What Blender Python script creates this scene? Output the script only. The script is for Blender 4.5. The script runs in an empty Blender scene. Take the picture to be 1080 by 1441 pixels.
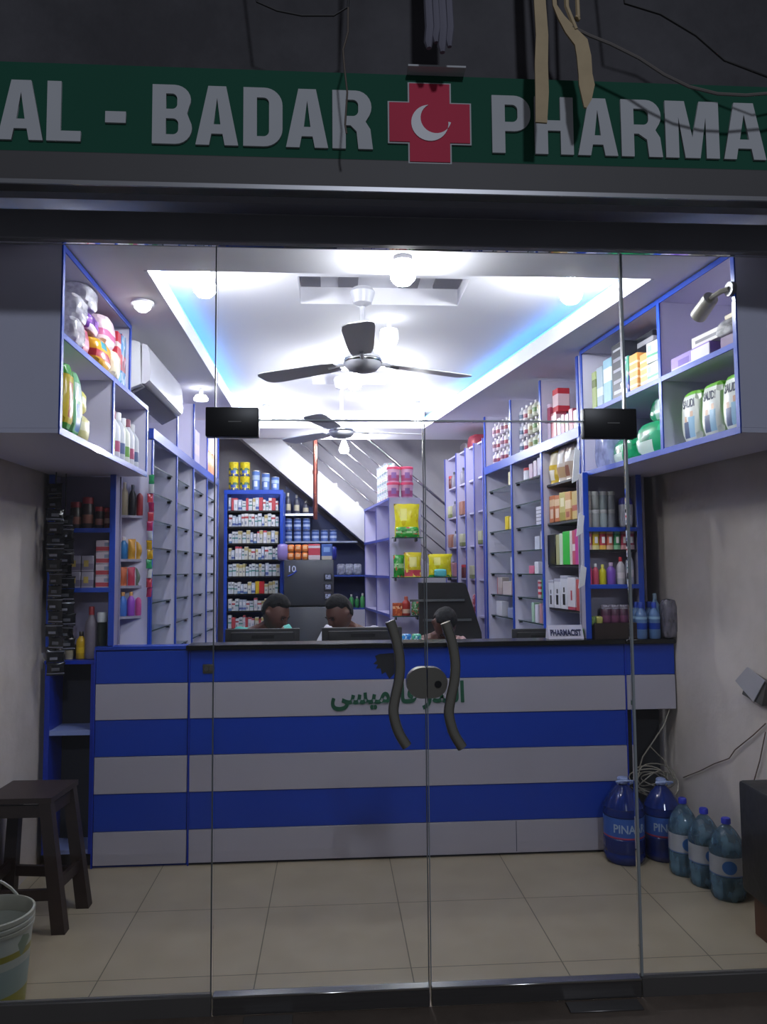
import bpy, bmesh, math, random
from mathutils import Vector, Matrix, noise
from mathutils.bvhtree import BVHTree
random.seed(11)
SC = bpy.context.scene
COL = SC.collection
PI = math.pi

# ------------------------------------------------------------------ camera model (used to read true positions on known planes)
F = 1100.0; EYE = 1.5
def _nz(v): return v.normalized()
_Y = _nz(Vector(((468-540)/F, (720.5-800)/F, 1)))
_r = math.radians(.45)
_a = Vector((math.cos(_r), math.sin(_r), 0))
_Z = _nz(_Y.cross(_a))
if _Z.y < 0: _Z = -_Z
_X = _Y.cross(_Z)
if _X.x < 0: _X = -_X
def ray(px, py):
    d = Vector(((px-540)/F, (720.5-py)/F, 1))
    return Vector((_X.dot(d), _Y.dot(d), _Z.dot(d)))
def at(px, py, y):
    d = ray(px, py); t = y/d.y
    return Vector((d.x*t, y, EYE+d.z*t))
def atx(px, py, x):
    d = ray(px, py); t = x/d.x
    return Vector((x, d.y*t, EYE+d.z*t))

# ------------------------------------------------------------------ materials
def lin(h):
    if not isinstance(h, str): return tuple(h)
    h = h.lstrip('#'); o = []
    for i in (0, 2, 4):
        c = int(h[i:i+2], 16)/255
        o.append(c/12.92 if c <= .04045 else ((c+.055)/1.055)**2.4)
    return tuple(o)
MATS = {}
def _base(name):
    m = bpy.data.materials.new(name); m.use_nodes = True
    nt = m.node_tree; b = nt.nodes['Principled BSDF']
    return m, nt, b
def mix(nt, fac, a, b):
    n = nt.nodes.new('ShaderNodeMix'); n.data_type = 'RGBA'
    for sock, v in ((n.inputs[0], fac), (n.inputs[6], a), (n.inputs[7], b)):
        if hasattr(v, 'default_value') or hasattr(v, 'links'): nt.links.new(v, sock)
        elif isinstance(v, (int, float)): sock.default_value = v
        else: sock.default_value = (*v[:3], 1)
    return n.outputs[2]
def mat(key, col, rough=.5, metal=0., var=.08, scale=6., bump=0., coat=0., stretch=None):
    if key in MATS: return MATS[key]
    m, nt, b = _base(key); c = lin(col)
    tc = nt.nodes.new('ShaderNodeTexCoord'); nz = nt.nodes.new('ShaderNodeTexNoise')
    nz.inputs['Scale'].default_value = scale; nz.inputs['Detail'].default_value = 3
    src = tc.outputs['Object']
    if stretch:
        mp = nt.nodes.new('ShaderNodeMapping'); mp.inputs['Scale'].default_value = stretch
        nt.links.new(src, mp.inputs[0]); src = mp.outputs[0]
    nt.links.new(src, nz.inputs['Vector'])
    lo = tuple(x*(1-var) for x in c); hi = tuple(min(1, x*(1+var)) for x in c)
    nt.links.new(mix(nt, nz.outputs[0], lo, hi), b.inputs['Base Color'])
    b.inputs['Roughness'].default_value = rough; b.inputs['Metallic'].default_value = metal
    if coat: b.inputs['Coat Weight'].default_value = coat
    if bump:
        bp = nt.nodes.new('ShaderNodeBump'); bp.inputs['Strength'].default_value = bump; bp.inputs['Distance'].default_value = .01
        nt.links.new(nz.outputs[0], bp.inputs['Height']); nt.links.new(bp.outputs[0], b.inputs['Normal'])
    MATS[key] = m; return m
def emit(key, col, s):
    if key in MATS: return MATS[key]
    m, nt, b = _base(key); c = lin(col)
    b.inputs['Base Color'].default_value = (*c, 1)
    b.inputs['Emission Color'].default_value = (*c, 1); b.inputs['Emission Strength'].default_value = s
    MATS[key] = m; return m
def glass(key, tint=(.97, .98, .98), rough=0.02, refl=1.0):
    if key in MATS: return MATS[key]
    m, nt, b = _base(key); nt.nodes.remove(b)
    out = nt.nodes['Material Output']
    tr = nt.nodes.new('ShaderNodeBsdfTransparent'); tr.inputs[0].default_value = (*tint, 1)
    gl = nt.nodes.new('ShaderNodeBsdfGlossy'); gl.inputs['Roughness'].default_value = rough
    fr = nt.nodes.new('ShaderNodeFresnel'); fr.inputs[0].default_value = 1.45
    mu = nt.nodes.new('ShaderNodeMath'); mu.operation = 'MULTIPLY'; mu.inputs[1].default_value = refl
    nt.links.new(fr.outputs[0], mu.inputs[0])
    ms = nt.nodes.new('ShaderNodeMixShader')
    nt.links.new(mu.outputs[0], ms.inputs[0]); nt.links.new(tr.outputs[0], ms.inputs[1]); nt.links.new(gl.outputs[0], ms.inputs[2])
    nt.links.new(ms.outputs[0], out.inputs[0])
    MATS[key] = m; return m
def clear_plastic(key, tint, a=.45):
    """see-through packaging film or bottle wall: part transparent, part glossy plastic"""
    if key in MATS: return MATS[key]
    m, nt, b = _base(key); out = nt.nodes['Material Output']
    c = lin(tint)
    b.inputs['Base Color'].default_value = (*[min(1, x*1.15) for x in c], 1); b.inputs['Roughness'].default_value = .12
    tr = nt.nodes.new('ShaderNodeBsdfTransparent'); tr.inputs[0].default_value = (*[min(1, .55+.45*x) for x in c], 1)
    ms = nt.nodes.new('ShaderNodeMixShader')
    nz = nt.nodes.new('ShaderNodeTexNoise'); nz.inputs['Scale'].default_value = 3.5
    mr = nt.nodes.new('ShaderNodeMapRange'); mr.inputs[1].default_value = .35; mr.inputs[2].default_value = .65
    mr.inputs[3].default_value = max(0, a-.2); mr.inputs[4].default_value = min(1, a+.2)
    nt.links.new(nz.outputs[0], mr.inputs[0]); nt.links.new(mr.outputs[0], ms.inputs[0])
    nt.links.new(tr.outputs[0], ms.inputs[1]); nt.links.new(b.outputs[0], ms.inputs[2]); nt.links.new(ms.outputs[0], out.inputs[0])
    MATS[key] = m; return m
def _ramp(nt, src, stops):
    r = nt.nodes.new('ShaderNodeValToRGB'); r.color_ramp.interpolation = 'CONSTANT'
    e = r.color_ramp.elements
    while len(e) > 1: e.remove(e[-1])
    for i, (p, c) in enumerate(stops):
        el = e[0] if i == 0 else e.new(p)
        el.position = p; el.color = (*(lin(c) if not isinstance(c, (int, float)) else (c, c, c)), 1)
    nt.links.new(src, r.inputs[0]); return r.outputs[0]
def pack(key, base, bands=(), pics=(), rough=.35, busy=0., cols=None):
    """printed packaging: BANDS (z0,z1,colour) and PICS (x0,x1,z0,z1,colour) in the pack's own 0-1 frame; BUSY mottles it with COLS"""
    if key in MATS: return MATS[key]
    m, nt, b = _base(key)
    tc = nt.nodes.new('ShaderNodeTexCoord'); sp = nt.nodes.new('ShaderNodeSeparateXYZ')
    nt.links.new(tc.outputs['Generated'], sp.inputs[0])
    stops = [(0, base)]
    for z0, z1, c in bands: stops += [(z0, c), (z1, base)]
    stops = [s for i, s in enumerate(stops) if i == len(stops)-1 or stops[i+1][0] > s[0]]
    col = _ramp(nt, sp.outputs[2], stops)
    if busy:
        v = nt.nodes.new('ShaderNodeTexVoronoi'); v.inputs['Scale'].default_value = 5+6*busy
        nt.links.new(tc.outputs['Generated'], v.inputs['Vector'])
        s2 = nt.nodes.new('ShaderNodeSeparateColor'); nt.links.new(v.outputs['Color'], s2.inputs[0])
        cs = cols or ['ffffff', base, '333344']
        n = len(cs); cr = _ramp(nt, s2.outputs[0], [(i/n, c) for i, c in enumerate(cs)])
        mk = _ramp(nt, s2.outputs[1], [(0, 0.), (1-min(.9, busy), 1.)])
        col = mix(nt, mk, col, cr)
    for x0, x1, z0, z1, c in pics:
        mx = _ramp(nt, sp.outputs[0], [(0, 0.), (x0, 1.), (x1, 0.)] if x0 > 0 else [(0, 1.), (x1, 0.)])
        mz = _ramp(nt, sp.outputs[2], [(0, 0.), (z0, 1.), (z1, 0.)] if z0 > 0 else [(0, 1.), (z1, 0.)])
        mm = nt.nodes.new('ShaderNodeMath'); mm.operation = 'MULTIPLY'
        nt.links.new(mx, mm.inputs[0]); nt.links.new(mz, mm.inputs[1])
        col = mix(nt, mm.outputs[0], col, lin(c))
    nt.links.new(col, b.inputs['Base Color']); b.inputs['Roughness'].default_value = rough
    MATS[key] = m; return m

# ------------------------------------------------------------------ mesh builder
class MB:
    def __init__(s): s.bm = bmesh.new(); s.flat = False
    def box(s, x0, x1, y0, y1, z0, z1, bev=0., seg=1):
        r = bmesh.ops.create_cube(s.bm, size=1, matrix=Matrix.Translation(((x0+x1)/2, (y0+y1)/2, (z0+z1)/2)) @ Matrix.Diagonal((abs(x1-x0), abs(y1-y0), abs(z1-z0), 1)))
        if bev:
            es = list({e for v in r['verts'] for e in v.link_edges})
            bmesh.ops.bevel(s.bm, geom=es, offset=bev, segments=seg, affect='EDGES', profile=.5)
        return s
    def obox(s, p, ax, sx, sy, sz, bev=0.):
        """box centred at p, its x axis turned by the rotation matrix / z-angle ax"""
        R = Matrix.Rotation(ax, 4, 'Z') if isinstance(ax, (int, float)) else ax.to_4x4()
        r = bmesh.ops.create_cube(s.bm, size=1, matrix=Matrix.Translation(p) @ R @ Matrix.Diagonal((sx, sy, sz, 1)))
        if bev:
            es = list({e for v in r['verts'] for e in v.link_edges})
            bmesh.ops.bevel(s.bm, geom=es, offset=bev, segments=1, affect='EDGES', profile=.5)
        return s
    def lathe(s, prof, n=16, c=(0, 0, 0), M=None):
        rings = []
        M = M or Matrix.Translation(c)
        for r, z in prof:
            if r < 1e-5: rings.append([s.bm.verts.new(M @ Vector((0, 0, z)))])
            else: rings.append([s.bm.verts.new(M @ Vector((r*math.cos(2*PI*i/n), r*math.sin(2*PI*i/n), z))) for i in range(n)])
        for a, b in zip(rings, rings[1:]):
            for i in range(n):
                j = (i+1) % n
                q = [a[i % len(a)], a[j % len(a)], b[j % len(b)], b[i % len(b)]]
                q = [v for k, v in enumerate(q) if v not in q[:k]]
                if len(q) > 2:
                    try: s.bm.faces.new(q)
                    except ValueError: pass
        return s
    def cyl(s, p0, p1, r0, r1=None, n=12):
        p0, p1 = Vector(p0), Vector(p1); d = p1-p0; L = d.length
        M = Matrix.Translation(p0) @ d.to_track_quat('Z', 'Y').to_matrix().to_4x4()
        r1 = r0 if r1 is None else r1
        return s.lathe([(0, 0), (r0, 0), (r1, L), (0, L)], n, M=M)
    def tube(s, pts, r, n=8, caps=True):
        pts = [Vector(p) for p in pts]; rings = []; up = Vector((0, 0, 1))
        pts = [p for i, p in enumerate(pts) if i == 0 or (p-pts[i-1]).length > 1e-6]
        pa = None
        for i, p in enumerate(pts):
            t = (pts[min(i+1, len(pts)-1)]-pts[max(i-1, 0)]).normalized()
            if pa is None: pa = t.cross(up) if t.cross(up).length > .3 else t.cross(Vector((0, 1, 0)))
            a = (pa-t*pa.dot(t)).normalized(); pa = a
            b = a.cross(t).normalized()
            rr = r[i] if isinstance(r, (list, tuple)) else r
            rings.append([s.bm.verts.new(p+a*rr*math.cos(2*PI*k/n)+b*rr*math.sin(2*PI*k/n)) for k in range(n)])
        for a, b in zip(rings, rings[1:]):
            for k in range(n): s.bm.faces.new([a[k], a[(k+1) % n], b[(k+1) % n], b[k]])
        if caps: s.bm.faces.new(rings[0][::-1]); s.bm.faces.new(rings[-1])
        return s
    def prism(s, poly, axis, a, b):
        """extrude a 2-D outline along 'x' (poly is y,z), 'y' (poly is x,z) or 'z' (poly is x,y)"""
        f = {'x': lambda u, v, w: (w, u, v), 'y': lambda u, v, w: (u, w, v), 'z': lambda u, v, w: (u, v, w)}[axis]
        A = [s.bm.verts.new(f(u, v, a)) for u, v in poly]; B = [s.bm.verts.new(f(u, v, b)) for u, v in poly]
        s.bm.faces.new(A); s.bm.faces.new(B[::-1]); n = len(poly)
        for i in range(n): s.bm.faces.new([A[i], A[(i+1) % n], B[(i+1) % n], B[i]])
        return s
    def ball(s, c, rx, ry=None, rz=None, sub=2):
        bmesh.ops.create_icosphere(s.bm, subdivisions=sub, radius=1, matrix=Matrix.Translation(c) @ Matrix.Diagonal((rx, ry or rx, rz or rx, 1)))
        return s
    def mesh(s, name, m=None, smooth=True):
        bmesh.ops.recalc_face_normals(s.bm, faces=s.bm.faces)
        me = bpy.data.meshes.new(name); s.bm.to_mesh(me); s.bm.free()
        if smooth:
            me.shade_smooth(); me.set_sharp_from_angle(angle=math.radians(38))
        if m: me.materials.append(m)
        return me
    def obj(s, name, m, parent=None, loc=(0, 0, 0), rz=0, label=None):
        o = bpy.data.objects.new(name, s.mesh(name, m)); COL.objects.link(o)
        o.location = loc; o.rotation_euler = (0, 0, rz)
        if parent is not None: o.parent = parent
        if label: o['label'] = label
        return o
def sety(o, name=None, label=None, cat=None, group=None, kind=None):
    if label: o['label'] = label
    if cat: o['category'] = cat
    if group: o['group'] = group
    if kind: o['kind'] = kind
    return o
def thing(name, label, cat, loc=(0, 0, 0), rz=0, group=None):
    o = bpy.data.objects.new(name, None); COL.objects.link(o)
    o.empty_display_size = .05; o.location = loc; o.rotation_euler = (0, 0, rz)
    return sety(o, None, label, cat, group)
def wpart(parent, name, mb, m, label=None):
    """a part whose mesh was built in world coordinates, hung under a thing that stands at its own base"""
    o = mb.obj(name, m); o.parent = parent
    bpy.context.view_layer.update() if False else None
    M = Matrix.Translation(parent.location) @ Matrix.Rotation(parent.rotation_euler.z, 4, 'Z')
    o.matrix_parent_inverse = M.inverted()
    if label: o['label'] = label
    return o
def struct(name, mb, m, parent=None):
    if parent is not None: return wpart(parent, name, mb, m)
    return sety(mb.obj(name, m), kind='structure')

# ------------------------------------------------------------------ lettering
def text_mesh(s, off=0., depth=.1):
    c = bpy.data.curves.new('lettering', 'FONT'); c.body = s; c.size = 1; c.offset = off; c.extrude = depth/2; c.resolution_u = 3
    o = bpy.data.objects.new('lettering', c); COL.objects.link(o)
    dg = bpy.context.evaluated_depsgraph_get()
    m = bpy.data.meshes.new_from_object(o.evaluated_get(dg))
    bpy.data.objects.remove(o); bpy.data.curves.remove(c); return m
def xr(m): xs = [v.co.x for v in m.vertices]; return min(xs), max(xs)
def text_on(s, name, m, W, H, depth, M, parent=None, off=.01, label=None, keep=False):
    """lettering scaled to WxH, its lower-left corner at M's origin, reading along M's x, up M's z, standing out along M's -y"""
    me = text_mesh(s, off)
    x0, x1 = xr(me); ys = [v.co.y for v in me.vertices]; y0, y1 = min(ys), max(ys)
    sx = W/(x1-x0); sz = H/(y1-y0)
    for v in me.vertices:
        v.co = M @ Vector(((v.co.x-x0)*sx, -(v.co.z+.05)/.1*depth, (v.co.y-y0)*sz))
    me.materials.clear(); me.materials.append(m); me.name = name
    o = bpy.data.objects.new(name, me); COL.objects.link(o)
    if parent is not None:
        o.parent = parent
    if label: o['label'] = label
    return o

# ------------------------------------------------------------------ frames for shelf rows
class Fr:
    """x along the shelf (left to right as one faces it), y into the shelf, z up"""
    def __init__(s, o, th): s.o = Vector((o[0], o[1], 0)); s.th = th; s.c, s.s = math.cos(th), math.sin(th)
    def w(s, u, v, z=0): return Vector((s.o.x+u*s.c-v*s.s, s.o.y+u*s.s+v*s.c, z))
RS = math.sqrt(1.01)
FL = Fr((-1.0, 0), PI/2)                      # left run: u = world y
FRt = Fr((1.83, 0), math.atan2(-1, .1))       # right run, slanting: u = -RS*world y
def ru(y): return -RS*y
FF = lambda x, y: Fr((x, y), 0)

ORD = ['zeroth', 'first', 'second', 'third', 'fourth', 'fifth', 'sixth', 'seventh', 'eighth', 'ninth', 'tenth', 'eleventh', 'twelfth', 'thirteenth', 'fourteenth', 'fifteenth', 'sixteenth', 'seventeenth', 'eighteenth', 'nineteenth', 'twentieth', 'twenty-first', 'twenty-second']

# ------------------------------------------------------------------ goods
MESH = {}
def pouch_mesh(w, d, h, seed=0, flare=1.0):
    mb = MB(); n, k = 10, 12; rnd = random.Random(seed)
    ox = rnd.random()*20
    def pt(i, j, s):
        u = i/n; v = j/k
        t = (max(0, math.sin(PI*u))**.55)*(max(0, math.sin(PI*min(1, .06+v*.94)))**.5)
        if v < .04: t = (max(0, math.sin(PI*u))**.6)*.75
        x = (u-.5)*w*(1-.06*math.sin(PI*v)+.05*(v > .9))
        nn = noise.noise(Vector((x/w*3+ox, v*3.2, s*2)))
        y = s*(d/2*t + nn*d*.12*t)
        return (x + nn*w*.02, y, v*h + .012*h*noise.noise(Vector((u*4, ox, s)))*(v > .8))
    f = [[mb.bm.verts.new(pt(i, j, -1)) for i in range(n+1)] for j in range(k+1)]
    b = [[(f[j][i] if i in (0, n) or j == k else mb.bm.verts.new(pt(i, j, 1))) for i in range(n+1)] for j in range(k+1)]
    for j in range(k):
        for i in range(n):
            mb.bm.faces.new([f[j][i], f[j][i+1], f[j+1][i+1], f[j+1][i]])
            q = [b[j][i], b[j+1][i], b[j+1][i+1], b[j][i+1]]
            q = [v for a_, v in enumerate(q) if v not in q[:a_]]
            if len(q) > 2:
                try: mb.bm.faces.new(q)
                except ValueError: pass
    for i in range(n):
        q = [f[0][i], b[0][i], b[0][i+1], f[0][i+1]]
        q = [v for a_, v in enumerate(q) if v not in q[:a_]]
        if len(q) > 2:
            try: mb.bm.faces.new(q)
            except ValueError: pass
    return mb
def puffy_mesh(w, d, h, seed=0, amt=.12):
    mb = MB(); bmesh.ops.create_cube(mb.bm, size=1)
    bmesh.ops.subdivide_edges(mb.bm, edges=mb.bm.edges[:], cuts=5, use_grid_fill=True)
    o = random.Random(seed).random()*50
    for v in mb.bm.verts:
        c = v.co*2
        k = 1-.10*(abs(c.x)**4*abs(c.z)**4+abs(c.y)**4*abs(c.x)**4+abs(c.y)**4*abs(c.z)**4)
        nn = noise.noise(Vector((c.x*1.6+o, c.y*1.6, c.z*1.6)))
        bul = (1-c.x*c.x)*(1-c.z*c.z)
        v.co = Vector((c.x/2*w*k*(1+nn*amt*.5*(1-c.x**2+.3)), (c.y/2*d*k)*(1+.1*bul+nn*amt*.8), (c.z/2*k+.5)*h+nn*amt*.1*h*(c.z > -.9)))
    zmin = min(v.co.z for v in mb.bm.verts)
    for v in mb.bm.verts: v.co.z -= zmin
    return mb
def lathe_parts(kind, w, h, n):
    r = w/2
    if kind == 'bottle':
        return [(None, [(0, 0), (r*.92, 0), (r, h*.03), (r, h*.62), (r*.9, h*.7), (r*.42, h*.82), (r*.36, h*.86), (0, h*.86)]),
                ('cap', [(0, h*.84), (r*.44, h*.84), (r*.44, h*.985), (r*.38, h), (0, h)])]
    if kind == 'jar':
        return [(None, [(0, 0), (r*.92, 0), (r, h*.04), (r, h*.74), (r*.88, h*.8), (0, h*.8)]),
                ('lid', [(0, h*.79), (r*.96, h*.79), (r*.98, h*.82), (r*.98, h*.97), (r*.9, h), (0, h)])]
    if kind == 'can':
        return [(None, [(0, 0), (r*.96, 0), (r, h*.02), (r*.97, h*.05), (r*.97, h*.93), (r, h*.95), (0, h*.95)]),
                ('lid', [(0, h*.945), (r*1.02, h*.945), (r*1.02, h*.99), (r*.9, h), (0, h)])]
    if kind == 'tub':
        return [(None, [(0, 0), (r*.84, 0), (r*.87, h*.03), (r*.97, h*.84), (0, h*.84)]),
                ('lid', [(0, h*.83), (r*1.03, h*.83), (r*1.03, h*.98), (r*.95, h), (0, h)])]
    if kind == 'spray':
        return [(None, [(0, 0), (r, 0), (r, h*.74), (r*.75, h*.8), (0, h*.8)]),
                ('cap', [(0, h*.79), (r*.72, h*.79), (r*.72, h*.97), (r*.6, h), (0, h)])]
def goods(kind, dims, mats, seed=0):
    w, d, h = dims
    key = (kind, round(w, 4), round(d, 4), round(h, 4), tuple(m.name for m in mats), seed if kind in ('pouch', 'puffy') else 0)
    if key in MESH: return MESH[key]
    n = 14 if w < .09 else 20
    if kind == 'carton':
        b = min(w, d, h)*.04
        mb = MB().box(-w/2, w/2, -d/2, d/2, 0, h, b); r = [(None, mb.mesh('carton', mats[0]))]
    elif kind == 'pouch': r = [(None, pouch_mesh(w, d, h, seed).mesh('pouch', mats[0]))]
    elif kind == 'puffy': r = [(None, puffy_mesh(w, d, h, seed).mesh('pack', mats[0]))]
    else:
        r = [(pn, MB().lathe(pf, n).mesh(pn or kind, mats[min(i, len(mats)-1)])) for i, (pn, pf) in enumerate(lathe_parts(kind, w, h, n))]
    MESH[key] = r; return r
def put(name, cat, kind, dims, mats, loc, rz, label, group=None, seed=0, parts=True, tilt=None):
    rs = goods(kind, dims, mats if isinstance(mats, (list, tuple)) else [mats], seed)
    o = bpy.data.objects.new(name, rs[0][1]); COL.objects.link(o)
    o.location = loc; o.rotation_euler = (tilt or 0, 0, rz)
    sety(o, None, label, cat, group)
    for pn, me in rs[1:]:
        c = bpy.data.objects.new(pn, me); COL.objects.link(c); c.parent = o
    return o
def row(fr, u0, u1, v, z, specs, where, group, gap=.004, jit=.004, pick=None, rzj=.06, fill=True, start=1):
    """stand goods side by side along a shelf; SPECS: (desc, name, cat, kind, dims, mats)"""
    u = u0; i = 0; out = []
    if not fill:                                       # a listed row spreads over the whole bay
        k_ = (u1-u0-gap*(len(specs)-1))/sum(s[4][0] for s in specs)
        specs = [s[:4]+((s[4][0]*k_, s[4][1], s[4][2]), s[5]) for s in specs]
    while True:
        if not fill and i >= len(specs): break
        sp = specs[i % len(specs)] if pick is None else pick(i)
        w, d, h = sp[4]
        if u+w > u1+.001: break
        p = fr.w(u+w/2, v+d/2+random.uniform(-jit, jit), z)
        lab = f"{sp[0]}, {ORD[start+i]} from left, {where}"
        out.append(put(sp[1], sp[2], sp[3], sp[4], sp[5], p, fr.th+random.uniform(-rzj, rzj)*(w < .1), lab, group, seed=i % 3))
        u += w+gap; i += 1
        if i > 21: break
    return out
# ================================================================== materials
BLUE = mat('blue_laminate', '1a44b0', .3, var=.04, coat=.3)
BLUED = mat('blue_panel', '0e30a4', .35, var=.06, scale=3)
WHITE = mat('white_laminate', 'dcd9ee', .4, var=.03)
WHITEP = mat('white_panel', 'b4b0be', .38, var=.05, scale=3)
BLACKW = mat('black_worktop', '0b0b0d', .25, var=.2, scale=30)
BLACKP = mat('black_plastic', '101012', .4)
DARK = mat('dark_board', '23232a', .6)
CHROME = mat('chrome', 'b8b8b4', .18, 1.)
GREYPL = mat('grey_plastic', '8a8a90', .4)
WPL = mat('white_plastic', 'e6e6ea', .3)
SHELFG = glass('shelf_glass', (.93, .96, .96), .03, .4)
GEDGE = mat('glass_edge', '2c4440', .2)
CLIP = mat('shelf_clip', '1c1c20', .3, .6)

# ================================================================== the room
def wr(y): return 2.26-.1*y            # right wall: the shop narrows towards its back
WL = -1.50; ZS = 2.72; ZC = 2.87; YG = 2.70; YB = 8.15
def wallmat(key, c, dirt):
    m, nt, b = _base(key); tc = nt.nodes.new('ShaderNodeTexCoord')
    n1 = nt.nodes.new('ShaderNodeTexNoise'); n1.inputs['Scale'].default_value = 1.3; n1.inputs['Detail'].default_value = 6; n1.inputs['Roughness'].default_value = .65
    n2 = nt.nodes.new('ShaderNodeTexNoise'); n2.inputs['Scale'].default_value = 22; n2.inputs['Detail'].default_value = 4
    for n in (n1, n2): nt.links.new(tc.outputs['Object'], n.inputs['Vector'])
    rp = nt.nodes.new('ShaderNodeValToRGB'); rp.color_ramp.elements[0].position = .38; rp.color_ramp.elements[1].position = .62
    nt.links.new(n1.outputs[0], rp.inputs[0])
    a = mix(nt, rp.outputs[0], lin(dirt), lin(c))
    nt.links.new(a, b.inputs['Base Color']); b.inputs['Roughness'].default_value = .75
    bp = nt.nodes.new('ShaderNodeBump'); bp.inputs['Strength'].default_value = .25; bp.inputs['Distance'].default_value = .01
    nt.links.new(n2.outputs[0], bp.inputs['Height']); nt.links.new(bp.outputs[0], b.inputs['Normal'])
    MATS[key] = m; return m
PLASTER = wallmat('plaster', 'cdc4be', 'b9afa7')
CEILM = mat('ceiling_paint', 'eeedf4', .7, var=.02, scale=2)
CONC = wallmat('dark_concrete', '4a484c', '343236')
def tilemat():
    m, nt, b = _base('floor_tile'); tc = nt.nodes.new('ShaderNodeTexCoord'); mp = nt.nodes.new('ShaderNodeMapping')
    mp.inputs['Location'].default_value = (.286, .42, 0)
    nt.links.new(tc.outputs['Object'], mp.inputs[0])
    br = nt.nodes.new('ShaderNodeTexBrick'); br.offset = 0; br.inputs['Scale'].default_value = 1
    br.inputs['Brick Width'].default_value = .577; br.inputs['Row Height'].default_value = .577
    br.inputs['Mortar Size'].default_value = .0022; br.inputs['Mortar Smooth'].default_value = 0
    br.inputs['Color1'].default_value = (*lin('aa9e88'), 1); br.inputs['Color2'].default_value = (*lin('a69a85'), 1)
    br.inputs['Mortar'].default_value = (*lin('5f5848'), 1)
    nt.links.new(mp.outputs[0], br.inputs['Vector'])
    nz = nt.nodes.new('ShaderNodeTexNoise'); nz.inputs['Scale'].default_value = 5; nz.inputs['Detail'].default_value = 8
    nt.links.new(tc.outputs['Object'], nz.inputs['Vector'])
    rp = nt.nodes.new('ShaderNodeValToRGB'); rp.color_ramp.elements[0].position = .3; rp.color_ramp.elements[0].color = (.86, .85, .83, 1); rp.color_ramp.elements[1].position = .7
    nt.links.new(nz.outputs[0], rp.inputs[0])
    mm = nt.nodes.new('ShaderNodeMix'); mm.data_type = 'RGBA'; mm.blend_type = 'MULTIPLY'; mm.inputs[0].default_value = 1
    nt.links.new(br.outputs[0], mm.inputs[6]); nt.links.new(rp.outputs[0], mm.inputs[7])
    nt.links.new(mm.outputs[2], b.inputs['Base Color']); b.inputs['Roughness'].default_value = .32
    MATS['floor_tile'] = m; return m
struct('floor', MB().prism([(WL-.1, YG-.01), (wr(YG)+.1, YG-.01), (wr(YB)+.1, YB+.1), (WL-.1, YB+.1)], 'z', -.12, 0), tilemat())
STEP = wallmat('step_stone', '6e6156', '50463d')
struct('doorstep', MB().box(-3.5, 4, 1.2, YG-.012, -.14, .048), STEP)
struct('wall_left', MB().box(WL-.12, WL, YG-.1, YB+.1, 0, 3.7), PLASTER)
struct('wall_right', MB().prism([(wr(YG-.1), YG-.1), (wr(YG-.1)+.12, YG-.1), (wr(YB)+.12, YB+.1), (wr(YB), YB+.1)], 'z', 0, 3.7), PLASTER)
struct('wall_back', MB().box(WL, wr(YB), YB, YB+.12, 0, 3.7), wallmat('back_plaster', 'a9a6b0', '9b98a4'))
# ceiling: a lowered border (soffit) round a raised field, with a light cove along both sides
CL = -.762; YF, YK = 3.17, 6.75
def cr(y): return 1.189-.1555*(y-4.33)
mb = MB()
mb.prism([(WL, YG+.02), (wr(YG), YG+.02), (wr(YF), YF), (WL, YF)], 'z', ZS, ZS+.04)
mb.prism([(WL, YF), (CL, YF), (CL, YK), (WL, YK)], 'z', ZS, ZS+.04)
mb.prism([(cr(YF), YF), (wr(YF), YF), (wr(YK), YK), (cr(YK), YK)], 'z', ZS, ZS+.04)
mb.prism([(WL, YK), (wr(YK), YK), (wr(7.35), 7.35), (WL, 7.35)], 'z', ZS, ZS+.04)
# fascia of the border: closed at the front and back of the raised field
mb.box(CL, cr(YF), YF-.02, YF, ZS+.04, ZC); mb.box(CL, cr(YK), YK, YK+.02, ZS+.04, ZC)
# raised field with a sunk tray at its front and another further back
T1 = (-.16, .66, 3.60, 3.98); T2 = (-.14, .40, 5.35, 5.75)
for x0, x1, y0, y1 in ((WL, T1[0], YF-.3, T1[3]), (T1[1], wr(YF)+.05, YF-.3, T1[3]), (T1[0], T1[1], YF-.3, T1[2]),
                       (WL, wr(YF), T1[3], T2[2]), (WL, T2[0], T2[2], T2[3]), (T2[1], wr(YF), T2[2], T2[3]), (WL, wr(YF), T2[3], YK+.3)):
    mb.box(x0, x1, y0, y1, ZC, ZC+.05)
for x0, x1, y0, y1 in (T1, T2):
    mb.box(x0-.03, x1+.03, y0-.03, y1+.03, ZC+.09, ZC+.12)
    mb.box(x0-.03, x0, y0, y1, ZC+.05, ZC+.09); mb.box(x1, x1+.03, y0, y1, ZC+.05, ZC+.09)
    mb.box(x0-.03, x1+.03, y0-.03, y0, ZC+.05, ZC+.09); mb.box(x0-.03, x1+.03, y1, y1+.03, ZC+.05, ZC+.09)
mb.box(WL, wr(7.3), YK+.2, YB, 3.6, 3.7); mb.box(WL, wr(7.3), 7.31, 7.35, ZS+.04, 3.6)
struct('ceiling', mb, CEILM)
mb = MB()
for k, (x0, x1) in enumerate(((-.16, -.05), (.03, .14), (.34, .45), (.52, .66))): mb.box(x0+.005, x1-.005, 3.64, 3.94, ZC+.075, ZC+.089)
struct('trim_4', mb, mat('grey_vent', '77757f', .6))
mb = MB().prism([(CL-.004, YF), (CL+.012, YF), (CL+.012, YK), (CL-.004, YK)], 'z', ZS-.003, ZS+.085)
struct('trim_5', mb, mat('cove_lip', 'e6e6f2', .5))
mb = MB().prism([(cr(YF)-.012, YF), (cr(YF)+.004, YF), (cr(YK)+.004, YK), (cr(YK)-.012, YK)], 'z', ZS-.003, ZS+.085)
struct('trim_6', mb, MATS['cove_lip'])
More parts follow.
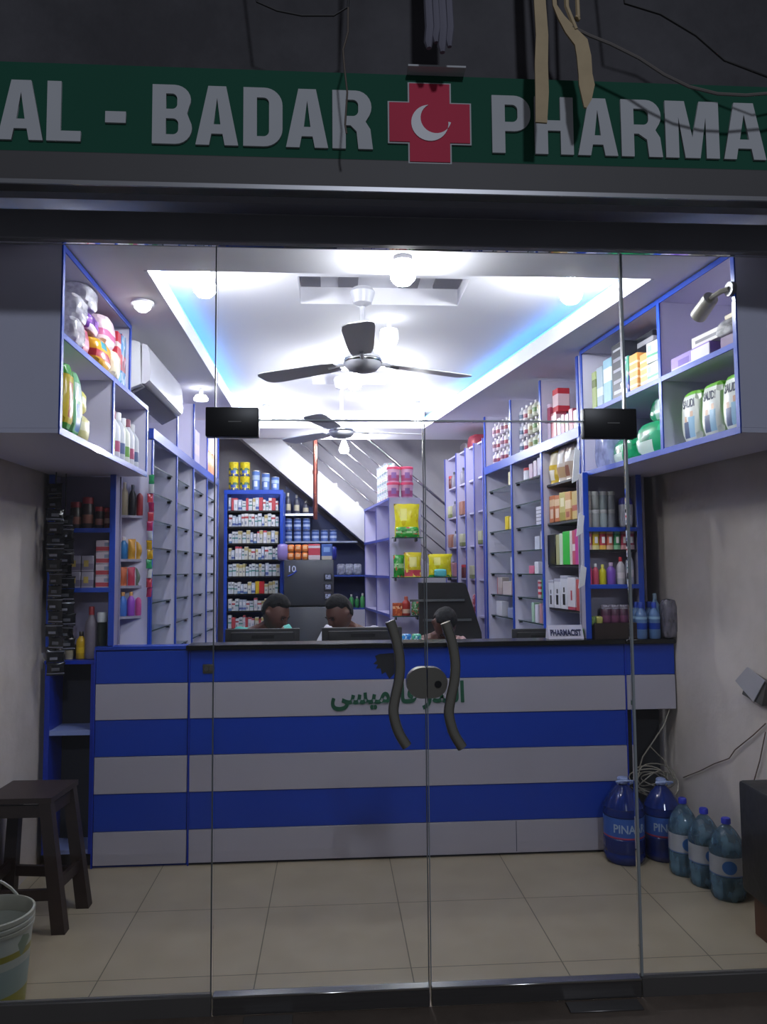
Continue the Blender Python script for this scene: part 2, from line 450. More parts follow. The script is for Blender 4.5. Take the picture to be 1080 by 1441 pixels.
# LED strips lying behind the cove lips, shining up
LEDM = emit('led_cyan', (.02, .32, 1.), 14.)
for nm, f0, lab in (('L', lambda y: CL+.004, 'blue glowing LED light strip in the cove along the left ceiling border'), ('R', lambda y: cr(y)-.004, 'blue glowing LED light strip in the cove along the right ceiling border')):
    mb = MB(); y0, y1 = YF+.05, YK-.05; e = .006
    mb.prism([(f0(y0)-e, y0), (f0(y0)+e, y0), (f0(y1)+e, y1), (f0(y1)-e, y1)], 'z', ZS+.0852, ZS+.093)
    sety(mb.obj('led_strip', LEDM), None, lab, 'light strip')

# ------------------------------------------------------------------ bulbs
BULB = emit('bulb_glow', (.95, .97, 1.), 1.); BULB2 = emit('bulb_glow_back', (.95, .97, 1.), 300.)
BULB.node_tree.nodes['Principled BSDF'].inputs['Emission Strength'].default_value = 190
def bulb(p, zc, r, label):
    t = thing('light_bulb', label, 'light bulb', (p[0], p[1], zc))
    MB().lathe([(0, 0), (r*.75, 0), (r*.8, -.02), (r*.45, -.03), (r*.42, -.055), (0, -.055)], 14).obj('lamp_holder', WPL, t)
    h = zc-p[2]
    MB().lathe([(0, -.05), (r*.4, -.05), (r*.55, -.05-(h-.05)*.3), (r, -h-r*.1), (r*.95, -h-r*.5), (r*.6, -h-r*.9), (0, -h-r)], 16).obj('bulb', BULB if p[1] < 5 else BULB2, t)
bulb((-.56, 3.42, 2.75), ZC, .050, 'glaring white bulb in the front left corner of the raised ceiling')
bulb((.28, 2.98, 2.655), ZS, .050, 'glaring white bulb under the ceiling border just behind the lintel')
bulb((1.09, 3.42, 2.745), ZC, .050, 'glaring white bulb in the front right corner of the raised ceiling')
bulb((.15, 5.15, 2.74), ZC, .050, 'glaring white bulb in mid ceiling between the two fans')
bulb((-.55, 6.5, 2.74), ZC, .045, 'white bulb in the back left corner of the raised ceiling')
bulb((.70, 6.35, 2.74), ZC, .045, 'white bulb in the back right corner of the raised ceiling')
bulb((.11, 7.15, 2.60), ZS, .045, 'white bulb under the back ceiling border in front of the stairs')
# glowing globe added right of the near fan for a likely reflection
t = thing('reflection_globe', 'small frosted glowing cylinder added for a likely reflection beside the near ceiling fan', 'reflection', (.315, 4.2, ZC))
MB().cyl((0, 0, .004), (0, 0, -.07), .012).obj('stem', WPL, t)
MB().lathe([(0, -.06), (.046, -.065), (.05, -.08), (.05, -.12), (.04, -.145), (.02, -.155), (0, -.157)], 18).obj('reflection_shape', emit('reflection_glow', (.95, .97, 1.), 6.), t)
# domes on the left border
t = thing('ceiling_dome', 'small white dome spotlight on the left ceiling border near the glaring corner bulb', 'spotlight', (-.86, 3.55, ZS))
MB().lathe([(0, 0), (.05, 0), (.052, -.012), (0, -.012)], 18).obj('rim', WPL, t)
MB().lathe([(.04, -.011), (.036, -.03), (.02, -.045), (0, -.05)], 18).obj('lens', emit('spot_glow', (.95, .97, 1.), 7.), t)
p = atx(265, 576, -.9)
t = thing('ceiling_dome', 'small white CCTV dome with added glow on the left ceiling border beyond the air conditioner', 'spotlight', (-.88, p.y+.35, ZS))  # a CCTV dome, given a glow though it is no lamp
MB().cyl((0, 0, 0), (0, 0, -.05), .014).obj('stem', WPL, t)
MB().lathe([(0, -.045), (.035, -.05), (.05, -.075), (.045, -.085), (0, -.09)], 16).obj('lens', MATS['spot_glow'], t)

# ------------------------------------------------------------------ ceiling fans
def fan(x, y, zh, a0, label):
    t = thing('ceiling_fan', label, 'ceiling fan', (x, y, ZC))
    dz = zh-ZC
    MB().lathe([(0, 0), (.05, 0), (.062, -.02), (.045, -.075), (.015, -.09), (0, -.09)], 18).obj('ceiling_canopy', mat('fan_white', 'cfcfd6', .35), t)
    MB().cyl((0, 0, -.08), (0, 0, dz+.10), .013).obj('down_rod', MATS['fan_white'], t)
    MB().lathe([(0, dz+.16), (.022, dz+.155), (.035, dz+.12), (.05, dz+.09), (.05, dz+.06), (0, dz+.06)], 18).obj('lower_cover', MATS['fan_white'], t)
    h = MB().lathe([(0, dz+.065), (.06, dz+.06), (.088, dz+.04), (.092, dz+.015), (.088, dz-.005), (.07, dz-.025), (.03, dz-.035), (0, dz-.036)], 26).obj('motor_housing', MATS['fan_white'], t)
    MB().lathe([(.0925, dz+.010), (.0945, dz+.014), (.0945, dz+.022), (.0925, dz+.026)], 26).obj('trim_ring', CHROME, h)
    for k in range(3):
        a = a0+k*2*PI/3
        mb = MB(); R = Matrix.Rotation(a, 4, 'Z') @ Matrix.Rotation(math.radians(8), 4, 'X')
        out = [(.15, -.045), (.22, -.058), (.55, -.072), (.60, -.066), (.625, -.04), (.625, .04), (.60, .066), (.55, .072), (.22, .058), (.15, .045)]
        A = [mb.bm.verts.new(R @ Vector((u, v, .0025))) for u, v in out]; B = [mb.bm.verts.new(R @ Vector((u, v, -.0025))) for u, v in out]
        mb.bm.faces.new(A); mb.bm.faces.new(B[::-1])
        for i in range(len(out)): mb.bm.faces.new([A[i], A[(i+1) % len(out)], B[(i+1) % len(out)], B[i]])
        b = mb.obj('blade', mat('blade_white', 'eeeef2', .4), t, (0, 0, dz+.015))
        ca, sa = math.cos(a), math.sin(a)
        MB().tube([(ca*.075, sa*.075, 0), (ca*.13, sa*.13, .004), (ca*.2, sa*.2, -.004)], .011, 6).obj('blade_bracket', MATS['fan_white'], b)
p = at(511, 514, 3.75)
fan(p.x, 3.75, p.z, .45, 'white three-bladed ceiling fan, the nearer one')
p = at(481, 610, 5.55)
fan(p.x, 5.55, p.z, .2, 'white three-bladed ceiling fan, the farther one near the stairs')

# ================================================================== shop front
STEEL = mat('brushed_steel', '6f6d6c', .35, .8, var=.15, scale=4, stretch=(1, 1, 30))
PANE = glass('door_glass', (.955, .965, .965), .0)
PEDGE = mat('pane_edge', '565b5c', .3)
FRAMEM = mat('dark_frame', '5a5754', .5, .2)
X0, XA, XB, XC, X1 = WL, -.397, .321, 1.04, wr(YG)
ZT = 2.013
def pane(name, x0, x1, z0, z1):
    return sety(MB().box(x0, x1, YG-.005, YG+.005, z0, z1).obj(name, PANE), kind='structure')
w1 = pane('window_1', X0, XA-.004, .11, 2.632); w2 = pane('window_2', XC+.004, X1, .11, 2.632); w3 = pane('window_3', XA+.002, XC-.002, ZT+.004, 2.632)
d1 = pane('door_1', XA+.002, XB-.002, .11, ZT-.004); d2 = pane('door_2', XB+.002, XC-.002, .11, ZT-.004)
def edge(par, x, z0, z1, w=.004, m=PEDGE): par_part(par, 'pane_edge', MB().box(x-w/2, x+w/2, YG-.0055, YG+.0055, z0, z1), m)
def par_part(par, name, mb, m, label=None):
    o = mb.obj(name, m, par)
    if label: o['label'] = label
    return o
LEDGE = mat('pane_edge_pale', '8d9496', .25)
edge(w1, XA-.005, .112, 2.63); edge(w2, XC+.006, .112, 2.63, .008, LEDGE); edge(d1, XB-.0035, .112, ZT-.01, .003, PEDGE); edge(d2, XB+.0035, .112, ZT-.01, .003, LEDGE)
par_part(w3, 'pane_edge', MB().box(XA, XC, YG-.0055, YG+.0055, ZT-.001, ZT+.004), mat('pane_edge_bright', 'c8d0d4', .2))
for par, x0, x1 in ((d1, XA+.003, XB-.003), (d2, XB+.003, XC-.003)):
    rail = par_part(par, 'bottom_rail', MB().box(x0, x1, YG-.022, YG+.022, .052, .112, .003), STEEL)
    par_part(rail, 'rail_lip', MB().box(x0, x1, YG-.026, YG+.01, .107, .1155, .002), CHROME)
for par, x0, x1 in ((w1, X0, XA-.003), (w2, XC+.003, X1)):
    par_part(par, 'bottom_rail', MB().box(x0, x1, YG-.011, YG+.02, 0, .111, .003), FRAMEM)
# pivots, patch fittings, floor plates
for par, px0, px1, py0, py1, nm in ((d1, 289, 364, 573, 614, 'patch_fitting'), (d2, 823, 896, 575, 616, 'patch_fitting')):
    a, b = at(px0, py1, YG-.02), at(px1, py0, YG-.02)
    o = par_part(par, nm, MB().box(a.x, b.x, YG-.022, YG+.022, a.z, b.z, .004, 2), BLACKP)
    m = (a.z+b.z)/2
    par_part(o, 'fitting_groove', MB().box((a.x+b.x)/2-.012, (a.x+b.x)/2+.012+.02, YG-.0235, YG-.021, m-.002, m+.002), CHROME)
def plate(px0, px1, lab, m):
    a, b = at(px0, 1432, YG-.06), at(px1, 1432, YG-.06)
    sety(MB().box(a.x, b.x, YG-.09, YG-.03, .048, .054, .002).obj('floor_spring_plate', m), None, lab, 'floor plate')
plate(342, 412, 'dark metal pivot plate set in the doorstep below the left glass door', FRAMEM)
plate(800, 903, 'steel pivot plate set in the doorstep below the right glass door', STEEL)
# handles: two S-curved bars
HM = mat('handle_metal', '98958a', .24, .7)
for par, dx, y0 in ((d1, 0, 0), (d2, 78, 2)):
    pts = [(549, 874), (553, 885), (559, 905), (563, 930), (562, 955), (557, 980), (554, 1000), (557, 1018), (563, 1034), (573, 1050)]
    P = [at(px+dx, py+y0, YG-.055) for px, py in pts]
    Q = []
    for i in range(len(P)-1):
        a, b, c, d = P[max(i-1, 0)], P[i], P[i+1], P[min(i+2, len(P)-1)]
        for k in range(4):
            s = k/4; Q.append(.5*((2*b)+(c-a)*s+(2*a-5*b+4*c-d)*s*s+(3*b-a-3*c+d)*s**3))
    Q.append(P[-1])
    h = par_part(par, 'door_handle', MB().tube(Q, .0175, 16), HM)
    for q in (Q[5], Q[-6]):
        par_part(h, 'handle_standoff', MB().cyl(q, (q.x, YG-.004, q.z), .008).cyl((q.x, YG-.009, q.z), (q.x, YG-.004, q.z), .016), CHROME)
for par, x, s in ((d1, XB-.002, -1), (d2, XB+.002, 1)):
    zc = at(602, 960, YG).z
    pl = [(0, -.052), (0, .052)]+[(s*(.012+.055*math.sin(a)), .052*math.cos(a)) for a in [PI*k/14 for k in range(1, 14)]]
    pl = [(0, -.052)]+[(s*(.016+.052*math.sin(PI*k/14)), -.052*math.cos(PI*k/14)) for k in range(0, 15)]+[(0, .052)]
    l = par_part(par, 'door_lock', MB().prism([(x+u, zc+v) for u, v in pl], 'y', YG-.022, YG+.022), mat('lock_metal', '7a776e', .35, .5))
    if s > 0: par_part(l, 'key_cylinder', MB().cyl((x+.035, YG-.027, zc-.004), (x+.035, YG-.02, zc-.004), .012), BLACKP)
# lintel, shutter housing, facade wall
struct('trim_1', MB().box(-2.6, 3.4, YG-.035, YG+.02, 2.633, 2.735, .004), mat('lintel_metal', '8c8c92', .5, .1, var=.25, scale=3))
struct('trim_2', MB().box(-2.6, 3.4, 2.40, 2.46, 2.695, 2.80, .004), mat('housing_metal', '4c4a4a', .6, .1, var=.1, scale=2))
struct('trim_3', MB().box(-2.6, 3.4, 2.392, 2.40, 2.690, 2.704), mat('housing_edge', '8f8f92', .35, .5))
struct('wall_front', MB().box(-2.6, 3.4, 2.47, 2.60, 2.78, 3.75), CONC)
for x0, x1 in ((-2.6, WL-.001), (X1+.001, 3.4)):
    struct('wall_front', MB().box(x0, x1, YG-.05, YG+.1, 0, 2.63), CONC)
# a jutting slab overhead, above the sign
struct('trim_7', MB().box(-2.6, 3.4, 2.15, 2.47, 3.62, 3.75), CONC)

# sign
SG = mat('sign_green', '064c38', .85, var=.1, scale=2); SGE = mat('sign_edge', '0a3c30', .5)
LET = mat('sign_letter', 'b4b6b8', .8, var=.05)
sign = thing('shop_sign', 'long dark green shop sign with grey capitals above the shutter housing', 'sign', (.35, 2.41, 2.79))
wpart(sign, 'sign_board', MB().box(-2.3, 2.9, 2.405, 2.47, 2.793, 3.087), SG)
H0, H1 = 2.831, 3.024
def glyph(c, w):
    """heavy condensed capitals drawn in a w x 1 box: list of outlines (first outer, rest holes)"""
    s = .22
    if c == 'L': return [[(0, 0), (w, 0), (w, .17), (s, .17), (s, 1), (0, 1)]]
    if c == '-': return [[(0, .33), (w, .33), (w, .52), (0, .52)]]
    if c == 'A':
        return [[(0, 0), (.22, 0), (.255, .19), (w-.255, .19), (w-.22, 0), (w, 0), (w-.2, 1), (.2, 1)], [(.29, .35), (w/2, .80), (w-.29, .35)]]
    if c == 'H': return [[(0, 0), (s, 0), (s, .41), (w-s, .41), (w-s, 0), (w, 0), (w, 1), (w-s, 1), (w-s, .59), (s, .59), (s, 1), (0, 1)]]
    if c == 'M': return [[(0, 0), (.23, 0), (.23, .72), (w/2-.13, 0), (w/2+.13, 0), (w-.23, .72), (w-.23, 0), (w, 0), (w, 1), (w-.34, 1), (w/2, .36), (.34, 1), (0, 1)]]
    if c == 'Y': return [[(w/2-.14, 0), (w/2+.14, 0), (w/2+.14, .4), (w, 1), (w-.3, 1), (w/2, .62), (.3, 1), (0, 1), (w/2-.14, .4)]]
    def arc(cx, cy, rx, ry, a0, a1, n=8): return [(cx+rx*math.cos(math.radians(a0+(a1-a0)*i/n)), cy+ry*math.sin(math.radians(a0+(a1-a0)*i/n))) for i in range(n+1)]
    if c == 'D':
        return [[(0, 0)]+arc(w-.3, .3, .3, .3, -90, 0)+arc(w-.3, .7, .3, .3, 0, 90)+[(0, 1)],
                [(s, .17)]+arc(w-s-.09, .26, .09, .09, -90, 0)+arc(w-s-.09, .74, .09, .09, 0, 90)+[(s, .83)]]
    if c == 'P':
        return [[(0, 0), (s, 0), (s, .38)]+arc(w-.28, .66, .28, .28, -90, 0)+arc(w-.28, .72, .28, .28, 0, 90)+[(0, 1)],
                [(s, .54)]+arc(w-s-.09, .63, .09, .09, -90, 0)+arc(w-s-.09, .75, .09, .09, 0, 90)+[(s, .84)]]
    if c == 'R':
        return [[(0, 0), (s, 0), (s, .40), (s+.08, .40)]+[(w-s-.03, .3), (w-s, .0), (w+.02, 0), (w-.02, .34), (w-.1, .47)]+arc(w-.26, .72, .26, .28, -30, 90)+[(0, 1)],
                [(s, .56)]+arc(w-s-.09, .65, .09, .09, -90, 0)+arc(w-s-.09, .75, .09, .09, 0, 90)+[(s, .84)]]
    if c == 'B':
        return [[(0, 0)]+arc(w-.27, .27, .27, .27, -90, 30)+[(w-.08, .52)]+arc(w-.29, .75, .27, .25, -25, 90)+[(0, 1)],
                [(s, .16)]+arc(w-s-.09, .25, .09, .09, -90, 0)+arc(w-s-.09, .34, .09, .09, 0, 90)+[(s, .43)],
                [(s, .59)]+arc(w-s-.10, .67, .08, .08, -90, 0)+arc(w-s-.10, .76, .08, .09, 0, 90)+[(s, .85)]]
    if c == 'C':
        return [arc(w*.5, .3, w*.5, .3, 0, -180)+arc(w*.5, .7, w*.5, .3, 180, 0)+[(w, .62), (w-s, .62)]+arc(w*.5, .74, w*.5-s, .1, 0, 180)+arc(w*.5, .26, w*.5-s, .1, 180, 360)+[(w-s, .38), (w, .38)]]
def outline_mesh(name, polys, depth):
    cu = bpy.data.curves.new(name, 'CURVE'); cu.dimensions = '2D'; cu.fill_mode = 'BOTH'; cu.extrude = depth/2
    for pl in polys:
        sp = cu.splines.new('POLY'); sp.points.add(len(pl)-1); sp.use_cyclic_u = True
        for q, (x, y) in zip(sp.points, pl): q.co = (x, y, 0, 1)
    o = bpy.data.objects.new(name, cu); COL.objects.link(o)
    m = bpy.data.meshes.new_from_object(o.evaluated_get(bpy.context.evaluated_depsgraph_get()))
    bpy.data.objects.remove(o); bpy.data.curves.remove(cu); return m
SY = 2.405
def flat_on(name, polys, m, X, Z, y, sc=1, depth=.006, parent=None, sx=1):
    me = outline_mesh(name, polys, depth)
    for v in me.vertices: v.co = Vector((X+v.co.x*sc*sx, y-depth/2+v.co.z, Z+v.co.y*sc))
    me.materials.append(m); o = bpy.data.objects.new(name, me); COL.objects.link(o)
    if parent is not None:
        o.parent = parent; o.matrix_parent_inverse = Matrix.Translation(parent.location).inverted()
    return o
for c, a, b in (('A', -2, 62), ('L', 67, 115), ('-', 149, 178), ('B', 215, 271), ('A', 276, 336), ('D', 343, 398), ('A', 403, 462), ('R', 468, 523),
                ('P', 692, 746), ('H', 752, 806), ('A', 812, 868), ('R', 873, 929), ('M', 935, 1010), ('A', 1016, 1075), ('C', 1080, 1134), ('Y', 1139, 1200)):
    xa, xb = at(a, 170, SY).x, at(b, 170, SY).x; h = H1-H0
    flat_on('letter', glyph(c, (xb-xa)/h), LET, xa, H0, SY, h, .008, sign)
cx, cz = .3165, 2.924; q = .131; w = .066
cross = lambda e: [(-w-e, -q-e), (w+e, -q-e), (w+e, -w-e), (q+e, -w-e), (q+e, w+e), (w+e, w+e), (w+e, q+e), (-w-e, q+e), (-w-e, w+e), (-q-e, w+e), (-q-e, -w-e), (-w-e, -w-e)]
o = flat_on('cross_outline', [cross(.004)], LET, cx, cz, SY, 1, .006, sign)
o = flat_on('red_cross', [cross(-.001)], mat('sign_red', 'bc1e42', .7), cx, cz, SY, 1, .009, sign); o['label'] = 'red cross emblem'
def crescent():
    R = .060; pts = []
    a = [math.radians(v) for v in range(95, 366, 10)]
    pts += [(R*math.cos(t), R*math.sin(t)) for t in a]
    # inner circle, shifted up-right
    c2 = (.020, .016); r2 = .050
    e1 = math.atan2(pts[-1][1]-c2[1], pts[-1][0]-c2[0]); e0 = math.atan2(pts[0][1]-c2[1], pts[0][0]-c2[0])
    e1 = e1 % (2*PI); e0 = e0 % (2*PI)
    if e1 < e0: e1 += 2*PI
    n = 20
    pts += [(c2[0]+r2*math.cos(e1+(e0-e1)*k/n), c2[1]+r2*math.sin(e1+(e0-e1)*k/n)) for k in range(n+1)]
    return pts
flat_on('crescent', [crescent()], mat('sign_white', 'd2d2d4', .5), cx, cz-.002, SY, 1, .012, sign)
wpart(sign, 'top_clip', MB().box(.245, .43, 2.36, 2.41, 3.088, 3.094), LET)

# things hanging in front of the sign
TAPE = mat('masking_tape', 'b09c78', .7, var=.15, scale=20, bump=.3)
def ribbon(name, pts, w, m, label, cat, t=.0035):
    mb = MB(); A = []
    for i, (p, ww) in enumerate(pts):
        d = (pts[min(i+1, len(pts)-1)][0]-pts[max(i-1, 0)][0]); s = Vector((d.z, 0, -d.x)).normalized()*(ww/2)
        yy = Vector((0, t, 0))
        A.append([mb.bm.verts.new(q) for q in (p-s-yy, p+s-yy, p+s+yy, p-s+yy)])
    for a, b in zip(A, A[1:]):
        for k in range(4): mb.bm.faces.new([a[k], a[(k+1) % 4], b[(k+1) % 4], b[k]])
    mb.bm.faces.new(A[0][::-1]); mb.bm.faces.new(A[-1])
    return sety(mb.obj(name, m), None, label, cat)
TY = 2.28
def V(px, py, y=TY): return at(px, py, y)
top = lambda px: Vector((V(px, 0).x, TY, 3.62))
ribbon('tape_strip', [(top(757), .035), (V(760, 5), .037), (V(763, 50), .039), (V(762, 90), .041), (V(763, 130), .042), (V(762, 173), .036)], .04, TAPE, 'long crumpled strip of beige tape hanging straight down over the sign', 'tape')
ribbon('tape_strip', [(top(772), .012), (V(781, 8), .013), (V(790, 25), .022), (V(802, 42), .035), (V(818, 60), .045), (V(822, 80), .046), (V(824, 105), .044), (V(826, 120), .05), (V(826, 140), .03), (V(824, 152), .008)], .04, TAPE, 'twisted beige strap ending in a folded pointed tip over the sign', 'tape')
sety(MB().tube([top(795), V(798, 10), V(806, 30), V(811, 42)], .008, 6).obj('cord', TAPE), None, 'beige cord holding up the twisted strap', 'cord')
sety(MB().tube([top(812), V(813, 3), V(814, 25)], .007, 6).tube([V(814, 25), V(812, 27)], .010, 6).obj('cord', TAPE), None, 'short beige cord end hanging right of the strap', 'cord')
sety(MB().tube([V(806, 38), V(830, 50), V(860, 62), V(900, 82), V(935, 105), V(970, 122), V(1010, 132), V(1050, 134), V(1100, 130), V(1220, 100), Vector((V(1220, 100).x+.1, 2.46, 3.4))], .005, 6).obj('cable', mat('cable_grey', '6a6460', .6)), None, 'thin pale cable sagging rightward from the strap to the right', 'cable')
sety(MB().tube([top(868), V(880, 5), V(930, 20), V(980, 50), V(1020, 85), V(1085, 110), Vector((V(1200, 120).x, 2.46, V(1200, 120).z))], .004, 6).obj('cable', mat('cable_dark', '1c1a1a', .6)), None, 'thin dark cable crossing the upper right wall above the sign', 'cable')
sety(MB().tube([top(340), V(362, 3), V(390, 15), V(425, 22), V(470, 22), V(490, 10), top(500)], .0035, 6).obj('cable', MATS['cable_dark']), None, 'thin dark cable looping above the last letters left of the cross', 'cable')
sety(MB().tube([top(492), V(490, 45), V(486, 60), V(483, 70), V(485, 95), V(489, 130), V(486, 175), V(488, 188)], .003, 6).obj('wire', mat('wire_brown', '55493e', .6)), None, 'thin brown wire dangling in front of the letter R', 'wire')
CL_ = mat('grey_cloth', '6c6a76', .8)
for i, (px, r, b) in enumerate(((603, .014, 68), (613, .012, 60), (622, .014, 74), (632, .012, 66))):
    lab = ['first', 'second', 'third', 'fourth'][i]
    sety(MB().tube([top(px), V(px, 5), V(px+2, 40), V(px, b-8), V(px+1, b)], [r, r, r*1.05, r, r*.6], 8).obj('hanging_pipe', CL_), None, f'grey hanging conduit above the cross, {lab} of four from the left', 'pipe', 'conduits above the cross')
# ================================================================== shelving
def lmb(t, name, mb, m, label=None): 
    o = mb.obj(name, m, t)
    if label: o['label'] = label
    return o
def rack(fr, label, posts, z0, z1, depth, bays, beams=(), back=True, name='shelf_unit', cat='shelf unit', base=0, pw=.03, pm=None, wm=None, group=None, post_z=None):
    """posts: u of the uprights; bays: per bay a list of (z, 'glass'|'board'|'blue')"""
    pm = pm or BLUE; wm = wm or WHITE
    u0 = posts[0]; o = fr.w(u0, 0, base); t = thing(name, label, cat, o, fr.th, group)
    L = posts[-1]-u0; zb = base
    if back: lmb(t, 'back_panel', MB().box(-pw/2, L+pw/2, depth-.012, depth, z0-zb, z1-zb), wm)
    for i, u in enumerate(posts):
        a, b = (z0, z1) if not post_z else post_z[i]
        dv = lmb(t, 'upright', MB().box(u-u0-.008, u-u0+.008, .004, depth-.0125, a-zb, b-zb), wm)
        lmb(dv, 'edge_band', MB().box(u-u0-pw/2, u-u0+pw/2, -.004, .004, a-zb, b-zb, .0015), pm)
    for i, sh in enumerate(bays):
        a, b = posts[i]-u0+.0085, posts[i+1]-u0-.0085
        for z, k in sh:
            z -= zb
            if k == 'glass':
                g = lmb(t, 'glass_shelf', MB().box(a, b, .03, depth-.013, z-.006, z), SHELFG)
                lmb(g, 'front_edge', MB().box(a, b, .026, .030, z-.0065, z+.0005), GEDGE)
                [lmb(g, 'shelf_clip', MB().box(q, q+.016, .035, .055, z-.020, z-.0065), CLIP) for q in (a, b-.016)]
            elif k == 'blue':
                s = lmb(t, 'shelf_board', MB().box(a, b, .004, depth-.013, z-.018, z), wm)
                lmb(s, 'edge_band', MB().box(a-.009, b+.009, -.005, .004, z-.022, z+.002, .0015), pm)
            else:
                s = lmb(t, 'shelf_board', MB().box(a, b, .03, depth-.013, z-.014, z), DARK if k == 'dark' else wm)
    for z, h in beams:
        lmb(t, 'beam', MB().box(-pw/2, L+pw/2, -.007, .02, z-zb-h/2, z-zb+h/2, .002), pm)
    return t
# ---- left run
LP = [4.41, 5.09, 5.69, 6.31, 6.91]
gz = [1.156+.1575*k for k in range(7)]
gz = [.998]+gz
rack(FL, 'tall white shelf unit with blue edges and near-empty glass shelves along the left wall', LP, 0, 2.70, .33, [[(z, 'glass') for z in gz]]*4, beams=[(2.26, .06)], post_z=[(0, 2.225)]+[(0, 2.70)]*4)
# white boards above the beam carry goods
B = lambda *a: a
def C(name, desc, cat, kind, dims, *m): return (desc, name, cat, kind, dims, list(m))
MC = {}
def flat(h, r=.4):
    k = 'print_'+h
    return mat(k, h, r, var=.05)
# print styles for cartons
cart_m = [pack('carton_a', 'dedee2', [(.62, .78, 'b04048')], [(.1, .5, .15, .4, '8890a8')]),
          pack('carton_b', 'd8d8de', [(.0, .22, '6080b0')], [(.2, .8, .5, .62, '404860')]),
          pack('carton_c', 'd4d2c8', [(.7, .95, 'b8a870')], [(.2, .7, .3, .42, '707888')]),
          pack('carton_d', 'cfd4dc', [(.38, .5, '4c8c88')], [(.2, .9, .7, .8, '505868')]),
          pack('carton_e', 'e2e0e6', [(.85, 1., 'c05060')], [(.25, .75, .2, .5, 'b4b8cc')]),
          pack('carton_f', 'bcc6d8', [(.1, .3, '5060a0')], [(.2, .7, .5, .8, 'e8e8f0')])]
cart_desc = ['white and red', 'white and blue', 'cream', 'pale grey and teal', 'white and pink', 'pale blue']
# ---- back unit at the far left
FB = FF(-.985, 7.30)
bz = [.956, 1.118, 1.274, 1.435, 1.588, 1.740, 1.896, 2.045]
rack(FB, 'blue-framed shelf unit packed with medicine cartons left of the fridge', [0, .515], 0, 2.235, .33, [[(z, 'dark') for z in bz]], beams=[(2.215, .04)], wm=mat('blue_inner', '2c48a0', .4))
rnd = random.Random(5)
where = ['lowest']+ORD[2:8]+['topmost']
for r, z in enumerate(bz):
    def pick(i, r=r):
        k = rnd.choice([0, 1, 2, 2, 3, 3, 4, 5]); w = rnd.choice([.022, .026, .030, .034])
        h = rnd.choice([.088, .1, .108, .116, .12])
        if r == 2 and i == 8: return C('medicine_carton', 'yellow medicine carton', 'box', 'carton', (.034, .08, .112), flat('d8b020'))
        if r == 2 and i == 9: return C('medicine_carton', 'red medicine carton', 'box', 'carton', (.046, .08, .112), flat('c02028'))
        if r in (0, 7) and i % 4 == 1: return C('medicine_carton', 'red medicine carton', 'box', 'carton', (w, .08, h), flat('b84850'))
        return C('medicine_carton', cart_desc[k]+' carton', 'box', 'carton', (w, .08, h), cart_m[k])
    row(FB, .025, .497, .02, z, None, where[r]+' carton shelf up by the fridge', 'medicine cartons in the back unit', gap=.0025, pick=pick)
# tins on top of it
TY_ = pack('tin_yellow', 'd2c020', [(.0, .18, '304078'), (.42, .6, '386048')], [(.25, .75, .2, .42, '2c50a0')], busy=.25, cols=['e8d838', 'b8a010', '3c7048'])
TB_ = pack('tin_blue', '5878b8', [(.55, .8, 'a8bcd8')], [(.3, .7, .2, .5, 'c8d4e8')])
SILV = mat('tin_lid', 'b8bcc4', .25, .8)
for i, (u, zz) in enumerate(((.06, 0), (.165, 0), (.06, .135), (.165, .135))):
    q = ['left tin of the lower pair', 'right tin of the lower pair', 'left tin of the upper pair', 'right tin of the upper pair'][i]
    put('milk_tin', 'tin', 'can', (.096, .096, .133), [TY_, flat('c8b830')], FB.w(u, .10, 2.2365+zz), 0, 'yellow tin on the left back unit, '+q, 'yellow tins on the back unit')
for i, (u, h) in enumerate(((.268, .19), (.36, .165), (.447, .13))):
    put('tall_tin', 'tin', 'can', (.078, .078, h), [TB_, SILV], FB.w(u, .10, 2.2365), 0, 'blue tall tin under the stair slope, %s of three beside the yellow tins' % ['first', 'second', 'third'][i], 'blue tins on the back unit')
# ---- shelves under the stairs
FU = FF(-.475, 7.66)
US = thing('understair_shelves', 'blue shelf unit tucked under the white stairs above the fridge', 'shelf unit', FU.w(0, 0, 0))
bd = mat('blue_inner', '2c48a0')
lmb(US, 'upright', MB().box(-.025, .0, -.12, .3, 0, 2.20), BLUE)
lmb(US, 'back_panel', MB().prism([(0, 0), (.95, 0), (.95, 1.55), (0, 2.35)], 'y', .29, .302), mat('navy_back', '1c2c60', .5))
s = lmb(US, 'shelf_board', MB().box(.0, .30, 0, .289, 2.02, 2.035), WHITE)
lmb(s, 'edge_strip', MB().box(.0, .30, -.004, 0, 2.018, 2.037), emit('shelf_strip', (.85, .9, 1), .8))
lmb(US, 'shelf_board', MB().box(.0, .72, 0, .289, 1.752, 1.767), mat('grey_board', '9098b0', .4))
lmb(US, 'shelf_board', MB().box(.0, .95, 0, .289, 1.42, 1.435), bd)
lmb(US, 'shelf_board', MB().box(.0, .95, 0, .289, 1.10, 1.115), bd)
for i, (u, h) in enumerate(((.04, .21), (.125, .19), (.215, .13))):
    put('syrup_bottle', 'bottle', 'bottle', (.055, .055, h), [pack('dark_bottle', '3a3a48', [(.2, .55, 'b0a890')]), flat('a8a49c')], FU.w(u, .06, 2.036), 0, '%s dark bottle on the small top shelf under the stairs' % ['tallest left', 'middle', 'shortest right'][i], 'bottles under the stairs')
CB = pack('can_blue', '3c5490', [(.28, .5, 'a8b4d0'), (.7, .82, '90a0c8')])
n = 0
for i in range(7):
    u = .045+i*.088
    for k in range(2 if i < 3 else 1):
        if i >= 6: continue
        put('milk_can', 'can', 'can', (.076, .076, .112), [CB, SILV], FU.w(u, .055, 1.768+k*.1135), 0,
            'blue can under the stairs, %s, %s row of the can shelf' % (ORD[i+1]+' from left', 'upper' if k else 'lower'), 'blue cans under the stairs')
